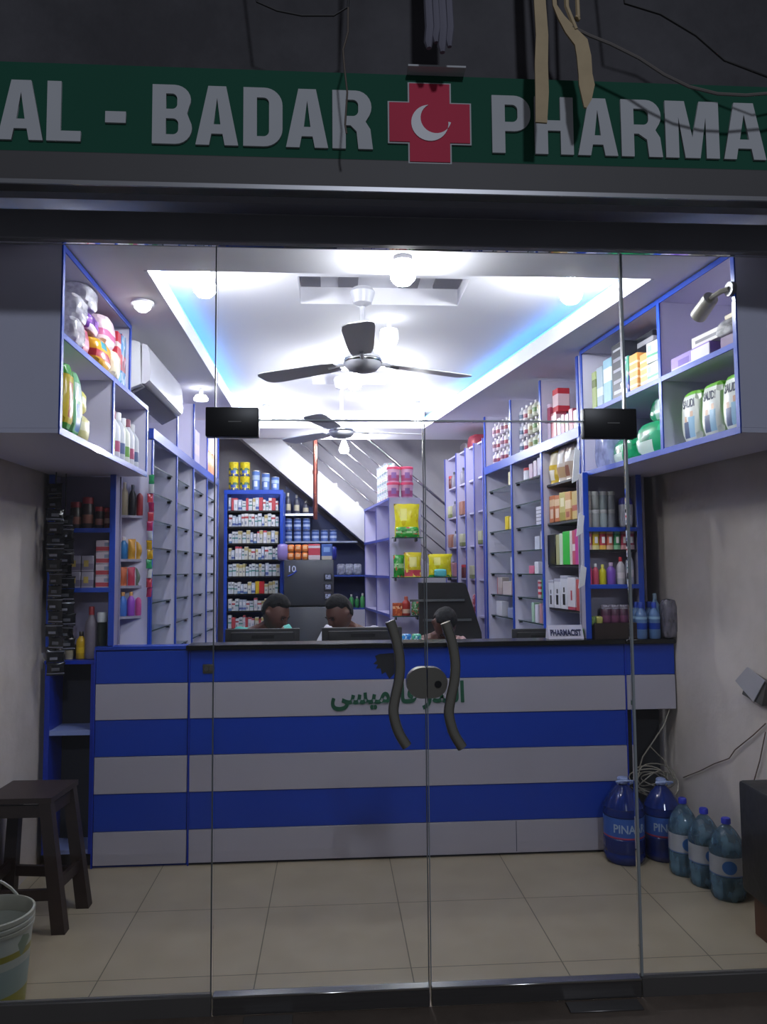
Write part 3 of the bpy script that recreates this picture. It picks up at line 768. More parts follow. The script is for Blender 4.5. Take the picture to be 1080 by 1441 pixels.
# things right of the fridge
for i, u in enumerate((.56, .64, .72)):
    put('plastic_bag', 'bag', 'puffy', (.085, .1, .11), [clear_plastic('film_grey', 'b0b4c8', .6)], FU.w(u, .05, 1.4355), 0, '%s clear bag on the shelf right of the fridge' % ['left', 'middle', 'right'][i], 'clear bags right of the fridge', seed=i)
for i, (u, c, h) in enumerate(((.555, 'a05068', .12), (.605, '7c6870', .10), (.66, '3c8c50', .13), (.715, '2c7c44', .11), (.77, '4c9c60', .14))):
    put('syrup_bottle', 'bottle', 'bottle', (.045, .045, h), [flat(c), flat('b8b4b8')], FU.w(u, .05, 1.1155), 0, '%s coloured bottle on the low shelf right of the fridge' % ORD[i+1], 'bottles right of the fridge')
lmb(US, 'white_front', MB().box(.53, .95, -.015, 0, .1, 1.10), WHITE)

# ---- stairs
ST = mat('stair_white', 'c9c8d2', .45)
a = at(348, 624, 7.62); b = at(516, 766, 7.62); d = (b-a).normalized(); b2 = b+d*1.2; a0_ = a-d*.35
TH = .245
stair = thing('staircase', 'white open staircase sloping down to the right at the back of the shop', 'staircase', (a.x+.6, 7.6, 0))
nrm = Vector((-d.z, 0, d.x));  nrm = nrm if nrm.z > 0 else -nrm
pl = [(a0_.x, a0_.z), (b2.x, b2.z), (b2.x+nrm.x*TH, b2.z+nrm.z*TH), (a0_.x+nrm.x*TH, a0_.z+nrm.z*TH)]
wpart(stair, 'stringer', MB().prism(pl, 'y', 7.62, 7.66), ST)
wpart(stair, 'soffit_slab', MB().prism([(x-nrm.x*.0, z) for x, z in pl[:2]]+[(pl[1][0]+nrm.x*.10, pl[1][1]+nrm.z*.10), (pl[0][0]+nrm.x*.10, pl[0][1]+nrm.z*.10)], 'y', 7.661, 8.1), ST)
for k in range(9):
    p = a0_+d*(.1+k*.235)+nrm*.04
    wpart(stair, 'tread', MB().box(p.x-.02, p.x+.19, 7.665, 8.1, p.z-.02, p.z+.05), ST)
RAILM = mat('rail_chrome', 'c4c0c4', .15, 1.)
up = nrm
for i, off in enumerate((.10, .21, .32, .43, .56)):
    p0 = a0_+nrm*(TH+off)-d*.3; p1 = b2+nrm*(TH+off)
    wpart(stair, 'handrail' if i == 4 else 'railing_rod', MB().cyl((p0.x, 7.64, p0.z), (p1.x, 7.64, p1.z), .013 if i == 4 else .007, n=10), RAILM)
for px in (400, 432, 463, 494):
    q = at(px, 640+ (px-400)*.84, 7.64)
    s = (q-a).dot(d); q = a+d*s+nrm*TH
    wpart(stair, 'rod_clip', MB().box(q.x-.02, q.x+.02, 7.625, 7.655, q.z-.01, q.z+.018), RAILM)
q = at(444, 728, 7.22)
wpart(stair, 'newel_post', MB().cyl((q.x, 7.225, q.z-.02), (q.x, 7.225, q.z+.92), .021, n=14).cyl((q.x, 7.225, q.z+.40), (q.x, 7.225, q.z+.44), .027, n=14), mat('copper_chrome', '9a5a50', .2, 1.))

# ---- fridge and the packs on it
fx0, fx1 = at(400, 800, 6.9).x, at(470, 800, 6.9).x
fr_ = thing('fridge', 'dark grey two-door fridge against the back shelves', 'fridge', ((fx0+fx1)/2, 7.1, 0))
FM = mat('fridge_grey', '484a50', .35, .35, var=.05)
zt = at(430, 788, 6.9).z; zm = at(430, 853, 6.9).z
wpart(fr_, 'cabinet', MB().box(fx0+.004, fx1-.004, 6.96, 7.38, .03, zt-.004, .006), FM)
dt = wpart(fr_, 'freezer_door', MB().box(fx0, fx1, 6.9, 6.955, zm+.006, zt, .008, 2), FM)
db = wpart(fr_, 'fridge_door', MB().box(fx0, fx1, 6.9, 6.955, .06, zm-.006, .008, 2), FM)
for i, py in enumerate((812, 826, 839)):
    p = at(462, py, 6.9); wpart(fr_, 'magnet', MB().box(p.x-.036, p.x+.034, 6.894, 6.90, p.z-.032, p.z+.032, .003), mat('magnet_dark', '20222c', .4))
    wpart(fr_, 'magnet', MB().box(p.x-.024, p.x+.024, 6.891, 6.894, p.z-.020, p.z+.020), pack('magnet_print', 'b8c0d8', busy=.5, cols=['283050', 'd8dcf0', '5868a0']))
p = at(407, 805, 6.9)
text_on('10', 'door_sticker', flat('dfe4f4'), .06, .055, .003, Matrix.Translation((p.x, 6.899, p.z)))
o = COL.objects[-1] if False else None
st = [x for x in COL.objects if x.name.startswith('door_sticker')][0]; st.parent = fr_; st.matrix_parent_inverse = Matrix.Translation(fr_.location).inverted()
wpart(fr_, 'sticker_swoosh', MB().tube([at(405, 811, 6.897), at(412, 808, 6.897), at(418, 803, 6.897)], .006, 6), flat('2848b8'))
for i in range(6):
    c, r = i % 3, i//3
    put('food_pack', 'packet', 'puffy', (.058, .08, .068), [pack('pack_orange', 'd87428', [(.0, .2, 'e8a060')], [(.2, .8, .4, .8, 'f0b888')])], (fx0+.055+c*.063, 6.99, zt+.0005+r*.069), 0,
        'orange packet on the fridge, %s column of the %s row' % (['left', 'middle', 'right'][c], ['lower', 'upper'][r]), 'orange packets on the fridge', seed=c)
put('food_pack', 'packet', 'carton', (.105, .08, .14), [pack('pack_redwhite', 'c84858', [(.0, .3, 'e0d0d4'), (.75, .9, 'e8e0e4')])], (fx0+.26, 6.99, zt), .05, 'red and white box on the fridge right of the orange packets')
put('food_pack', 'packet', 'carton', (.095, .08, .14), [pack('pack_bluewhite', '4868b0', [(.0, .25, 'd0c8b8')], [(.2, .8, .5, .8, '90b0e0')])], (fx0+.375, 6.99, zt), -.05, 'blue box on the fridge right of the red and white box')
put('plastic_bag', 'bag', 'puffy', (.10, .12, .155), [mat('bag_violet', '9080c0', .25)], (fx0-.03, 7.22, zt-.004), 0, 'violet plastic bag behind the orange packets at the left of the fridge', seed=2)
put('plastic_bag', 'bag', 'puffy', (.12, .14, .13), [mat('bag_navy', '1c2880', .25)], (fx1-.03, 7.2, zt-.004), 0, 'navy plastic bag at the right end of the fridge top', seed=1)

# ---- white pigeonhole cabinet in the middle
th = math.atan2(1.296, -.149)                       # direction of its long side, away from the viewer
A_ = Vector((.461, 6.285, 0))
# its long side faces left: x along the side from far to near is "left to right"
FS = Fr((A_.x+math.cos(th)*1.30, A_.y+math.sin(th)*1.30), th-PI)
wc = thing('pigeonhole_cabinet', 'white cabinet of open pigeonholes standing in the middle at the back', 'cabinet', (A_.x, A_.y, 0), th-PI)
def F2(o): o.parent = wc; return o
L_ = 1.30; W_ = .26; HC = 2.07
LV = mat('lavender_board', 'c6c2e2', .4, var=.03); LVE = mat('lavender_edge', '5058b0', .4)
loc = lambda u0, u1, v0, v1, z0, z1: MB().box(u0-L_, u1-L_, v0, v1, z0, z1)
lmb(wc, 'side_panel', loc(-.0, L_-.018, W_-.015, W_, 0, HC), LV)
lmb(wc, 'front_panel', loc(L_-.018, L_, 0.0, W_, 0, HC), LV)
lmb(wc, 'top_panel', loc(0, L_-.0185, 0, W_-.0155, HC-.018, HC), LV)
for u in (0, .65): 
    dv = lmb(wc, 'divider', loc(u, u+.016, .004, W_-.016, 0, HC-.019), LV); lmb(dv, 'edge_band', loc(u-.002, u+.018, 0, .004, 0, HC-.019), LVE)
for z in (.82, 1.128, 1.437, 1.745, HC-.001):
    if z < 2:
        for a_, b_ in ((.017, .649), (.667, L_-.019)): lmb(wc, 'shelf_board', loc(a_, b_, .004, W_-.016, z-.016, z), LV)
    lmb(wc, 'edge_band', loc(0, L_-.0, -.004, .0, z-.02, z+.001), LVE)
lmb(wc, 'edge_band', loc(L_-.012, L_+.001, -.0045, 0, 0, HC), LVE)
# small clips for glass in every hole
for a_ in (.3, .96):
    for z in (.97, 1.28, 1.59, 1.90): lmb(wc, 'shelf_clip', loc(a_-.03, a_+.03, W_-.04, W_-.0155, z-.006, z+.01), CLIP)
# glass shelves on its front
FN = Fr((A_.x+.0, A_.y-.02), 0)
FNx0 = at(549, 800, 6.28).x; FNx1 = at(592, 800, 6.30).x
GS = []
for py, x1 in ((757, FNx1), (812, at(638, 800, 6.28).x), (866, FNx1)):
    z = at(560, py, 6.2).z; GS.append(z)
    g = thing('glass_shelf', 'small glass shelf on the front of the white pigeonhole cabinet, %s of three' % ['topmost', 'the longest', 'lowest'][len(GS)-1], 'shelf', (FNx0, 6.2, z))
    wpart(g, 'glass_panel', MB().box(FNx0+.005, x1, 6.10, 6.245, z-.006, z), SHELFG); wpart(g, 'front_edge', MB().box(FNx0+.005, x1, 6.096, 6.10, z-.007, z+.001), GEDGE)
    wpart(g, 'bracket', MB().box(FNx0+.03, FNx0+.04, 6.12, 6.255, z-.03, z-.0065), CLIP); wpart(g, 'bracket', MB().box(x1-.05, x1-.04, 6.12, 6.255, z-.03, z-.0065), CLIP)
YB_ = pack('bag_yellow', 'd8cc18', [(.0, .08, '309038')], [(.3, .75, .12, .3, 'b05818'), (.25, .5, .5, .85, 'e8e070')], busy=.3, cols=['ece048', 'c8b010', 'e0d428'], rough=.25)
GB_ = pack('bag_green', '2c8c30', [(.4, .6, 'a0c890')], busy=.3, cols=['286028', '70b060', 'c04838'], rough=.25)
def pxb(py0, py1, y=6.17): return at(560, py0, y).z-at(560, py1, y).z
z1 = GS[0]
x = lambda px, y=6.17: at(px, 780, y).x
put('snack_bag', 'bag', 'pouch', (x(591)-x(556), .05, pxb(708, 756)), [YB_], ((x(591)+x(556))/2, 6.19, z1), 0, 'big yellow bag on the topmost glass shelf of the white cabinet')
put('snack_bag', 'bag', 'puffy', (x(589)-x(557), .045, .085), [GB_], ((x(589)+x(557))/2, 6.135, z1), 0, 'green packet lying in front of the big yellow bag')
z2 = GS[1]
put('snack_bag', 'bag', 'pouch', (x(569)-x(554), .05, .175), [GB_], ((x(569)+x(554))/2, 6.17, z2), 0, 'dark green bag on the middle glass shelf of the white cabinet')
put('snack_bag', 'bag', 'pouch', (x(593)-x(569), .06, .195), [pack('bag_yellowpink', 'dccc20', [(.02, .28, 'c84858')], [(.3, .7, .4, .8, 'ece48c')], busy=.2, cols=['f0e060', 'd0a020'])], ((x(593)+x(569))/2, 6.17, z2), 0, 'yellow bag with pink bottom on the middle glass shelf', seed=1)
put('snack_bag', 'bag', 'pouch', (x(636)-x(603), .06, .18), [YB_], ((x(636)+x(603))/2, 6.18, z2), 0, 'yellow bag at the right end of the middle glass shelf above the black chair', seed=2)
put('snack_bag', 'bag', 'puffy', (x(627)-x(610), .04, .06), [flat('58b8b8')], ((x(627)+x(610))/2, 6.125, z2), 0, 'small turquoise packet before the yellow bag above the black chair', seed=2)
z3 = GS[2]
put('snack_box', 'box', 'carton', (x(565)-x(552), .05, .10), [pack('box_orange', 'b04c28', [(.55, .75, 'e8b890')], busy=.2, cols=['d07038', '802818'])], ((x(565)+x(552))/2, 6.16, z3), 0, 'orange box on the lowest glass shelf of the white cabinet')
put('sauce_bottle', 'bottle', 'bottle', (x(577)-x(565), .05, .15), [pack('bottle_red', 'a03028', [(.15, .4, 'd8b8a0')]), flat('c06050')], ((x(577)+x(565))/2, 6.16, z3), 0, 'red bottle between the orange box and the green packet')
put('snack_bag', 'bag', 'puffy', (x(592)-x(578), .05, .115), [pack('bag_floral', '50884c', busy=.6, cols=['d8e0c8', '3c7840', 'b85848'])], ((x(592)+x(578))/2, 6.16, z3), 0, 'green speckled packet right of the red bottle')
# cans and tubs on its top
WCAN = pack('can_white', 'd8dce0', [(.0, .08, '80a8a0')], busy=.35, cols=['c04850', '58a090', 'e8e8ec', '7090b8'])
for s_ in range(5):
    for k in range(4 if s_ > 0 else 3):
        p = FS.w(L_-.16-s_*.115, .055, HC+.001+k*.078)
        put('food_can', 'can', 'can', (.095, .095, .077), [WCAN, flat('dadce0')], p, 0, 'white printed can on the white cabinet, %s up in the %s stack from the front' % (['lowest', 'second', 'third', 'topmost'][k], ORD[s_+1]), 'white cans on the cabinet')
TP = pack('tub_pink', 'd8a8c0', [(.1, .55, 'b05880')], [(.3, .7, .3, .75, '9870a8')])
for px, py, lab in ((555, 697, 'lower left'), (574, 697, 'lower right'), (555, 675, 'upper left'), (574, 678, 'upper right')):
    k = py < 690; w_ = .105; h_ = .128
    put('plastic_tub', 'tub', 'tub', (w_, w_, h_), [TP, flat('d04468')], (x(px, 6.36), 6.37, HC+.001+k*(h_+.0005)), 0, 'pink-lidded tub on the white cabinet, %s of the four' % lab, 'pink-lidded tubs')
# packets on the desk in front of the cabinet
for i, (pa, pb, c) in enumerate(((562, 577, '2888c8'), (577, 590, '48a888'))):
    xx = (x(pa, 5.2)+x(pb, 5.2))/2
    put('food_pack', 'packet', 'puffy', (.062, .05, .07), [pack('pack_desk%d' % i, c, busy=.4, cols=['e0e8f0', c, '2c58a0', 'a0b840'])], (xx, 5.2, 1.02), 0, '%s packet on the desk behind the left door handle' % ['blue', 'green'][i], seed=i)

# ---- right grid unit (white pigeonholes)
GP = [ru(7.434), ru(7.02), ru(6.71), ru(6.44), ru(6.185)]
zr = [1.10, 1.405, 1.69, 1.97, 2.25]
rack(FRt, 'white pigeonhole shelf unit at the far right end of the shop', GP, 0, 2.54, .33, [[(z, 'board') for z in zr]+[(2.54, 'board')]]*4, pm=LVE, wm=LV, pw=.02)
gr_items = [('dark red jar', 'medicine_jar', 'jar', 'jar', (.07, .07, .12), [flat('5a2830'), flat('b03040')]), ('pink carton', 'medicine_carton', 'box', 'carton', (.1, .08, .14), [flat('c8909c')]),
            ('brown carton', 'medicine_carton', 'box', 'carton', (.11, .08, .12), [flat('a87868')]), ('pale carton', 'medicine_carton', 'box', 'carton', (.09, .08, .11), [pack('carton_pale', 'c8c8a8', [(.0, .3, '808858')])]),
            ('grey bottle', 'medicine_bottle', 'bottle', 'bottle', (.06, .06, .15), [flat('888494'), flat('30303c')])]
rows_ = ['bottom', 'second', 'third', 'fourth', 'fifth']
colsn = ['first', 'second', 'third', 'fourth']
rnd = random.Random(3)
for b in range(4):
    for r, z in enumerate(zr):
        if b == 0: ks = [rnd.randrange(5), rnd.randrange(5)]
        elif (b, r) in ((1, 3), (1, 2), (1, 1), (1, 4)): ks = [rnd.randrange(5)]
        elif (b, r) in ((2, 0), (3, 2), (2, 1)): ks = [3]
        else: ks = []
        u = GP[b]+.03
        for j, k in enumerate(ks):
            it = gr_items[k]; p = FRt.w(u+it[4][0]/2, .055, z+.0005); u += it[4][0]+.02
            put(it[1], it[2], it[3], it[4], it[5], p, FRt.th, f'{it[0]} in the {colsn[b]} column, {rows_[r]} row up of the right pigeonholes' + (', right one' if j else ''), 'goods in the right pigeonholes', seed=j)
put('toy_pack', 'packet', 'puffy', (.15, .1, .12), [flat('d03868')], FRt.w(ru(6.31), .1, 1.4055), FRt.th, 'bright pink packet at the near column of the right pigeonholes', seed=1)
put('toy_pack', 'packet', 'puffy', (.14, .08, .17), [pack('pack_pinkred', 'c85068', busy=.5, cols=['e8c0c8', 'a03048'])], FRt.w(ru(6.58), .06, 1.1055), FRt.th, 'pink and red packet low in the right pigeonholes behind the chair', seed=2)
for i, (y, c) in enumerate(((7.0, '504850'), (6.75, '8a3040'))):
    put('plastic_bag', 'bag', 'puffy', (.22, .16, .12 if i else .10), [flat(c)], FRt.w(ru(y), .14, 2.541), FRt.th, '%s bag lying on top of the right pigeonholes' % ['dark grey', 'red'][i], seed=i)

# ---- right run
RP = [ru(6.12), ru(5.49), ru(4.90), ru(4.315)]
zg = [1.13+.1615*k for k in range(7)]
zA = [1.245, 1.51, 1.775, 2.02]
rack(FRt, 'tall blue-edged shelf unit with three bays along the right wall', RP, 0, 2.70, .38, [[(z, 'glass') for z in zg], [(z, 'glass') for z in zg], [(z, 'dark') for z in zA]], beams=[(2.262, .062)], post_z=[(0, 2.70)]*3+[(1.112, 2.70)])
def one(fr, u, v, z, nm, cat, kind, dims, m, label, group=None, seed=0, rz=0, tilt=None):
    return put(nm, cat, kind, dims, m, fr.w(u, v, z+.0008), fr.th+rz, label, group, seed, tilt=tilt)
# bay of diaper packs (nearest)
uA0, uA1 = RP[2]+.02, RP[3]-.02
YD = [pack('pack_gold', 'c8a830', [(.55, .9, 'e8dcc0')], [(.2, .8, .1, .4, 'f0e8d8')], rough=.2), pack('pack_cream', 'd4c8bc', [(.1, .4, 'b89870')], [(.2, .8, .5, .8, 'f0ece8')], rough=.2), pack('pack_tan', 'b8a898', [(.5, .8, 'e4e0dc')], [(.3, .7, .1, .4, '8c5c48')], rough=.2), pack('pack_silver', 'c8c4c4', [(.0, .3, 'a04848')], rough=.2)]
rowA = [('gold packet', 'diaper_pack', 'packet', 'pouch', (.11, .07, .21), [YD[0]]), ('cream packet', 'diaper_pack', 'packet', 'pouch', (.12, .07, .22), [YD[1]]), ('tan packet', 'diaper_pack', 'packet', 'pouch', (.11, .07, .215), [YD[2]]), ('silvery packet', 'diaper_pack', 'packet', 'pouch', (.11, .07, .21), [YD[3]]), ('gold packet', 'diaper_pack', 'packet', 'pouch', (.06, .07, .2), [YD[0]])]
row(FRt, uA0, uA1, .03, zA[3]+.001, rowA, 'top shelf, nearest right bay', 'packets in the nearest right bay', fill=False)
OR = [pack('box_or1', 'b86838', [(.6, .85, 'd8b890')], [(.2, .8, .15, .5, 'e0c8b0')]), pack('box_or2', 'c0b468', [(.0, .3, '989038')], [(.2, .8, .5, .8, 'e8e0b8')]), pack('box_or3', 'cc9860', [(.4, .7, 'ead0a8')], [(.2, .8, .1, .3, 'a05040')]), pack('box_or4', 'c8b070', [(.3, .5, 'b05848')])]
rowB = [('orange box', 'cereal_box', 'box', 'carton', (.085, .07, .17), [OR[0]]), ('red-orange box', 'cereal_box', 'box', 'carton', (.08, .07, .165), [OR[0]]), ('yellow-green box', 'cereal_box', 'box', 'carton', (.08, .07, .175), [OR[1]]), ('peach box', 'cereal_box', 'box', 'carton', (.085, .07, .17), [OR[2]]), ('straw box', 'cereal_box', 'box', 'carton', (.08, .07, .165), [OR[3]]), ('peach box', 'cereal_box', 'box', 'carton', (.08, .07, .17), [OR[2]])]
row(FRt, uA0+.01, uA1, .03, zA[2]+.001, rowB, 'second shelf, nearest right bay', 'boxes in the nearest right bay', fill=False)
rowC = [('black box', 'hygiene_pack', 'box', 'carton', (.12, .07, .19), [flat('101014', .25)]), ('cream and green box', 'hygiene_pack', 'box', 'carton', (.05, .07, .185), [flat('a8a878')]), ('white and green box', 'hygiene_pack', 'box', 'carton', (.045, .07, .19), [flat('c8d8c0')]), ('bright green box', 'hygiene_pack', 'box', 'carton', (.10, .07, .2), [flat('28b838')]),
        ('cream box', 'hygiene_pack', 'box', 'carton', (.035, .07, .2), [flat('d8d0c8')]), ('red and white box', 'hygiene_pack', 'box', 'carton', (.045, .07, .2), [pack('hp_rw', 'c05068', [(.4, .6, 'f0e0e0')])]), ('magenta box', 'hygiene_pack', 'box', 'carton', (.05, .07, .205), [flat('c03890')]), ('pink box', 'hygiene_pack', 'box', 'carton', (.05, .07, .2), [flat('d890a8')])]
row(FRt, uA0+.01, uA1, .02, zA[1]+.001, rowC, 'third shelf, nearest right bay', 'colourful boxes in the nearest right bay', fill=False, gap=.003)
SP = pack('box_blackmark', 'd4d4dc', [(.9, 1., 'a8a8b8')], [(.3, .65, .12, .45, '18181c'), (.4, .6, .5, .65, '18181c')])
SPr = pack('box_redmark', 'd8d4dc', [(.0, .1, 'b04858')], [(.4, .6, .3, .6, 'b03848')])
rowD = [('white box with black mark', 'cosmetic_box', 'box', 'carton', (.075, .06, .17), [SP]), ('white box with black mark', 'cosmetic_box', 'box', 'carton', (.09, .06, .18), [SP]), ('tall white box with black mark', 'cosmetic_box', 'box', 'carton', (.10, .06, .2), [SP]), ('white box with red mark', 'cosmetic_box', 'box', 'carton', (.10, .06, .19), [SPr]), ('plain red box', 'cosmetic_box', 'box', 'carton', (.05, .06, .18), [flat('b04848')]), ('pale box', 'cosmetic_box', 'box', 'carton', (.06, .06, .19), [flat('c8c0cc')])]
row(FRt, uA0+.005, uA1, .02, zA[0]+.001, rowD, 'fourth shelf, nearest right bay', 'white boxes in the nearest right bay', fill=False, gap=.004)
# bay B and C: sparse goods near the right side of each shelf
def sparse(u0, bay, items):
    for r, side, it in items:
        one(FRt, u0+side, .065+.02*(r % 2), zg[r], it[1], it[2], it[3], it[4], it[5], it[0]+' on the %s glass shelf up of the %s right bay' % (['lowest', 'second', 'third', 'fourth', 'fifth', 'sixth', 'seventh'][r], bay))
wht, wht2, pnk, yel, grn, redm = flat('d8d8e4'), flat('c0c4d4'), flat('c86888'), flat('d0b828'), flat('50a060'), flat('b84048')
JW = [wht, redm]
mid = RP[1]
sparse(mid, 'middle', [
    (6, .18, ('white jar with red lid', 'medicine_jar', 'jar', 'jar', (.07, .07, .085), JW)), (6, .30, ('pinkish carton', 'medicine_carton', 'box', 'carton', (.07, .06, .10), [flat('a890a8')])), (6, .38, ('mauve carton', 'medicine_carton', 'box', 'carton', (.06, .06, .11), [flat('b0a0b8')])), (6, .455, ('lilac carton', 'medicine_carton', 'box', 'carton', (.06, .06, .12), [flat('9c98b8')])),
    (5, .44, ('slim white bottle', 'medicine_bottle', 'bottle', 'bottle', (.05, .05, .13), [wht, wht])), (4, .43, ('white box stack', 'medicine_carton', 'box', 'carton', (.09, .06, .12), [pack('stacked', 'd0d0dc', [(.18, .22, '50505c'), (.38, .42, '50505c'), (.58, .62, '50505c'), (.78, .82, '50505c')])])),
    (3, .34, ('grey-white carton', 'medicine_carton', 'box', 'carton', (.09, .06, .09), [wht2])), (3, .44, ('white tall carton', 'medicine_carton', 'box', 'carton', (.07, .06, .12), [wht])),
    (2, .27, ('pink-red carton', 'medicine_carton', 'box', 'carton', (.09, .06, .055), [pnk])), (2, .37, ('pale carton', 'medicine_carton', 'box', 'carton', (.07, .06, .08), [wht])), (2, .46, ('white bottle', 'medicine_bottle', 'bottle', 'bottle', (.05, .05, .11), [wht, wht2])),
    (1, .36, ('red-striped carton', 'medicine_carton', 'box', 'carton', (.05, .06, .12), [pack('redstripe', 'd8c8cc', [(.2, .35, 'b83848'), (.5, .65, 'b83848'), (.8, .9, 'b83848')])])), (1, .43, ('green carton', 'medicine_carton', 'box', 'carton', (.05, .06, .13), [grn])), (1, .495, ('white and green carton', 'medicine_carton', 'box', 'carton', (.04, .06, .12), [wht])),
    (0, .28, ('pale green slim carton', 'medicine_carton', 'box', 'carton', (.04, .06, .13), [flat('a8c8b0')])), (0, .35, ('white slim carton', 'medicine_carton', 'box', 'carton', (.05, .06, .12), [wht])), (0, .43, ('pinkish slim carton', 'medicine_carton', 'box', 'carton', (.04, .06, .13), [flat('c09098')])), (0, .49, ('pale slim carton', 'medicine_carton', 'box', 'carton', (.04, .06, .12), [wht2]))])
far = RP[0]
sparse(far, 'farthest', [
    (6, .50, ('cream carton', 'medicine_carton', 'box', 'carton', (.08, .06, .10), [flat('c8c098')])), (5, .50, ('white bottle', 'medicine_bottle', 'bottle', 'bottle', (.07, .07, .10), [wht, wht])), (4, .40, ('yellow carton', 'medicine_carton', 'box', 'carton', (.07, .06, .10), [yel])), (4, .50, ('pale yellow carton', 'medicine_carton', 'box', 'carton', (.07, .06, .09), [flat('d4cc90')])),
    (3, .50, ('white small carton', 'medicine_carton', 'box', 'carton', (.07, .06, .10), [wht])), (2, .50, ('tall white carton', 'medicine_carton', 'box', 'carton', (.05, .06, .12), [wht2])),
    (1, .14, ('cream wide carton', 'medicine_carton', 'box', 'carton', (.12, .06, .13), [pack('redside', 'c8bcb8', [(0, .4, 'b8a8a8')], [(.0, .15, .0, 1., 'b03848')])])), (1, .32, ('beige wide carton', 'medicine_carton', 'box', 'carton', (.20, .06, .10), [flat('c0b4b4')])), (1, .48, ('pinkish tall carton', 'medicine_carton', 'box', 'carton', (.09, .06, .13), [flat('b89898')])),
    (0, .18, ('white square carton', 'medicine_carton', 'box', 'carton', (.13, .06, .11), [wht])), (0, .45, ('grey-blue carton', 'medicine_carton', 'box', 'carton', (.12, .06, .07), [flat('8890b0')]))])
# upper row above the beam: columns of small bottles, then boxes
zu = 2.2945
fl = thing('upper_shelf_board', 'narrow white board on the right beam carrying the small bottles', 'shelf', FRt.w(RP[0], 0, zu), FRt.th)
for a_, b_ in zip(RP, RP[1:]): lmb(fl, 'board', MB().box(a_-RP[0]+.01, b_-RP[0]-.01, .022, .365, -.014, 0), WHITE)
bm_ = [(pack('sb_a', 'c8bcd0', [(.3, .6, '6c2850')]), 'plum'), (pack('sb_b', 'd0c8d0', [(.2, .5, '8c3048')]), 'red'), (pack('sb_c', 'c8c4b8', [(.3, .6, '98885c')]), 'sand'), (pack('sb_d', 'd0d0d8', [(.3, .6, '405878')]), 'blue'), (pack('sb_e', 'c8ccb8', [(.3, .6, '5c8048')]), 'green')]
for b, (a_, b_) in enumerate(zip(RP[:2], RP[1:3])):
    nn = 6
    for i in range(nn):
        for k in range(3):
            m_, dn = bm_[(0, 1, 0, 1, 3, 0)[i] if b == 0 else (3, 1, 2, 4, 2, 4)[i]]
            wdt = (b_-a_-.06)/nn
            one(FRt, a_+.035+wdt*(i+.5), .07, zu+k*.1115, 'small_bottle', 'bottle', 'bottle', (.06, .06, .111), [m_, flat('dcd8e0')],
                f'small {dn} bottle, {["lower", "middle", "upper"][k]} row, {ORD[i+1]} from left, above {["farthest", "middle"][b]} right bay', 'small bottles above the right beam')
uu = RP[2]+.03
for i, (w_, h_, m_, dn) in enumerate(((.05, .24, pack('ub0', 'c8b8cc', [(.5, .9, 'a03858')]), 'pink-striped white box'), (.09, .17, pack('ub1', 'a03040', [(.7, .9, 'e0b8c0')]), 'crimson box'), (.06, .12, flat('b8a8b8'), 'mauve box'), (.05, .13, flat('a85068'), 'rose box'), (.05, .12, flat('d0c8d4'), 'white box'), (.06, .14, flat('a04058'), 'dark rose box'), (.07, .12, flat('d8d4e0'), 'white wide box'))):
    one(FRt, uu+w_/2, .07, zu, 'medicine_carton', 'box', 'carton', (w_, .07, h_), [m_], f'{dn} standing on the beam at the near end of the right run'); uu += w_+.008
one(FRt, RP[2]+.13, .09, zu+.171, 'medicine_carton', 'box', 'carton', (.09, .08, .15), [pack('ub8', 'c02c38', [(.25, .75, 'e8c8cc')])], 'red box with white middle stacked on the crimson box above the beam')
one(FRt, RP[2]+.25, .22, zu, 'medicine_carton', 'box', 'carton', (.14, .10, .32), [flat('8c8298')], 'tall mauve-grey box at the back above the right beam')

# ---- right end rack, facing the door
EX0, EX1, EY = at(822, 750, 4.185).x, at(904, 750, 4.185).x, 4.185
FE = FF(EX0, EY)
rack(FE, 'blue-framed end rack of toiletries facing the door on the right', [0.015, EX1-EX0-.012], 1.11, 2.015, .105, [[(1.40, 'blue'), (1.592, 'dark'), (1.712, 'blue')]], base=1.11, post_z=[(1.11, 2.015), (1.11, 2.015)], wm=mat('rack_grey', '9a96a8', .45))
rz_ = 1.7128
w_ = .05
for i in range(4):
    for k in range(2):
        put('glass_jar', 'jar', 'jar', (.044, .044, .10), [flat(['a09898', '8c9090', '98a4a8', '848890'][i]), flat('b0b0b4')], (EX0+.79*(.05+i*.056), EY+.045, rz_+k*.101), 0, 'small grey jar on right end rack, %s from left, %s row of top shelf' % (ORD[i+1], ['lower', 'upper'][k]), 'grey jars on the right end rack')
put('diaper_pack', 'packet', 'puffy', (.07, .06, .17), [pack('pack_whiteblue', 'c4c4d0', [(.75, 1., '40409c')], [(.4, .8, .1, .4, 'e8e8ee')])], (EX0+.79*(.325), EY+.05, rz_), 0, 'white pack with blue top on the right end rack')
hz = 1.5925
for i, (c1, c2, dn) in enumerate((('d87898', 'e8c8d0', 'pink'), ('d8b840', 'e8e0a0', 'yellow'), ('c04858', 'f0c060', 'red and yellow'), ('d0705c', 'e8c4a8', 'salmon'), ('3c9060', '90c8a0', 'green'), ('a84058', 'd8a0a8', 'dark pink'), ('b05870', 'e0c0c8', 'rose'))):
    put('sachet_pack', 'packet', 'pouch', (.039, .025, .115), [pack('sachet_'+dn.replace(' ', '_'), c1, [(.0, .2, c2), (.75, .9, c2)], [(.3, .7, .3, .6, 'f0ecec')], rough=.2)], (EX0+.79*(.045+i*.0505), EY+.03, hz), 0, f'{dn} sachet pack on the middle shelf of the right end rack', seed=i % 3)
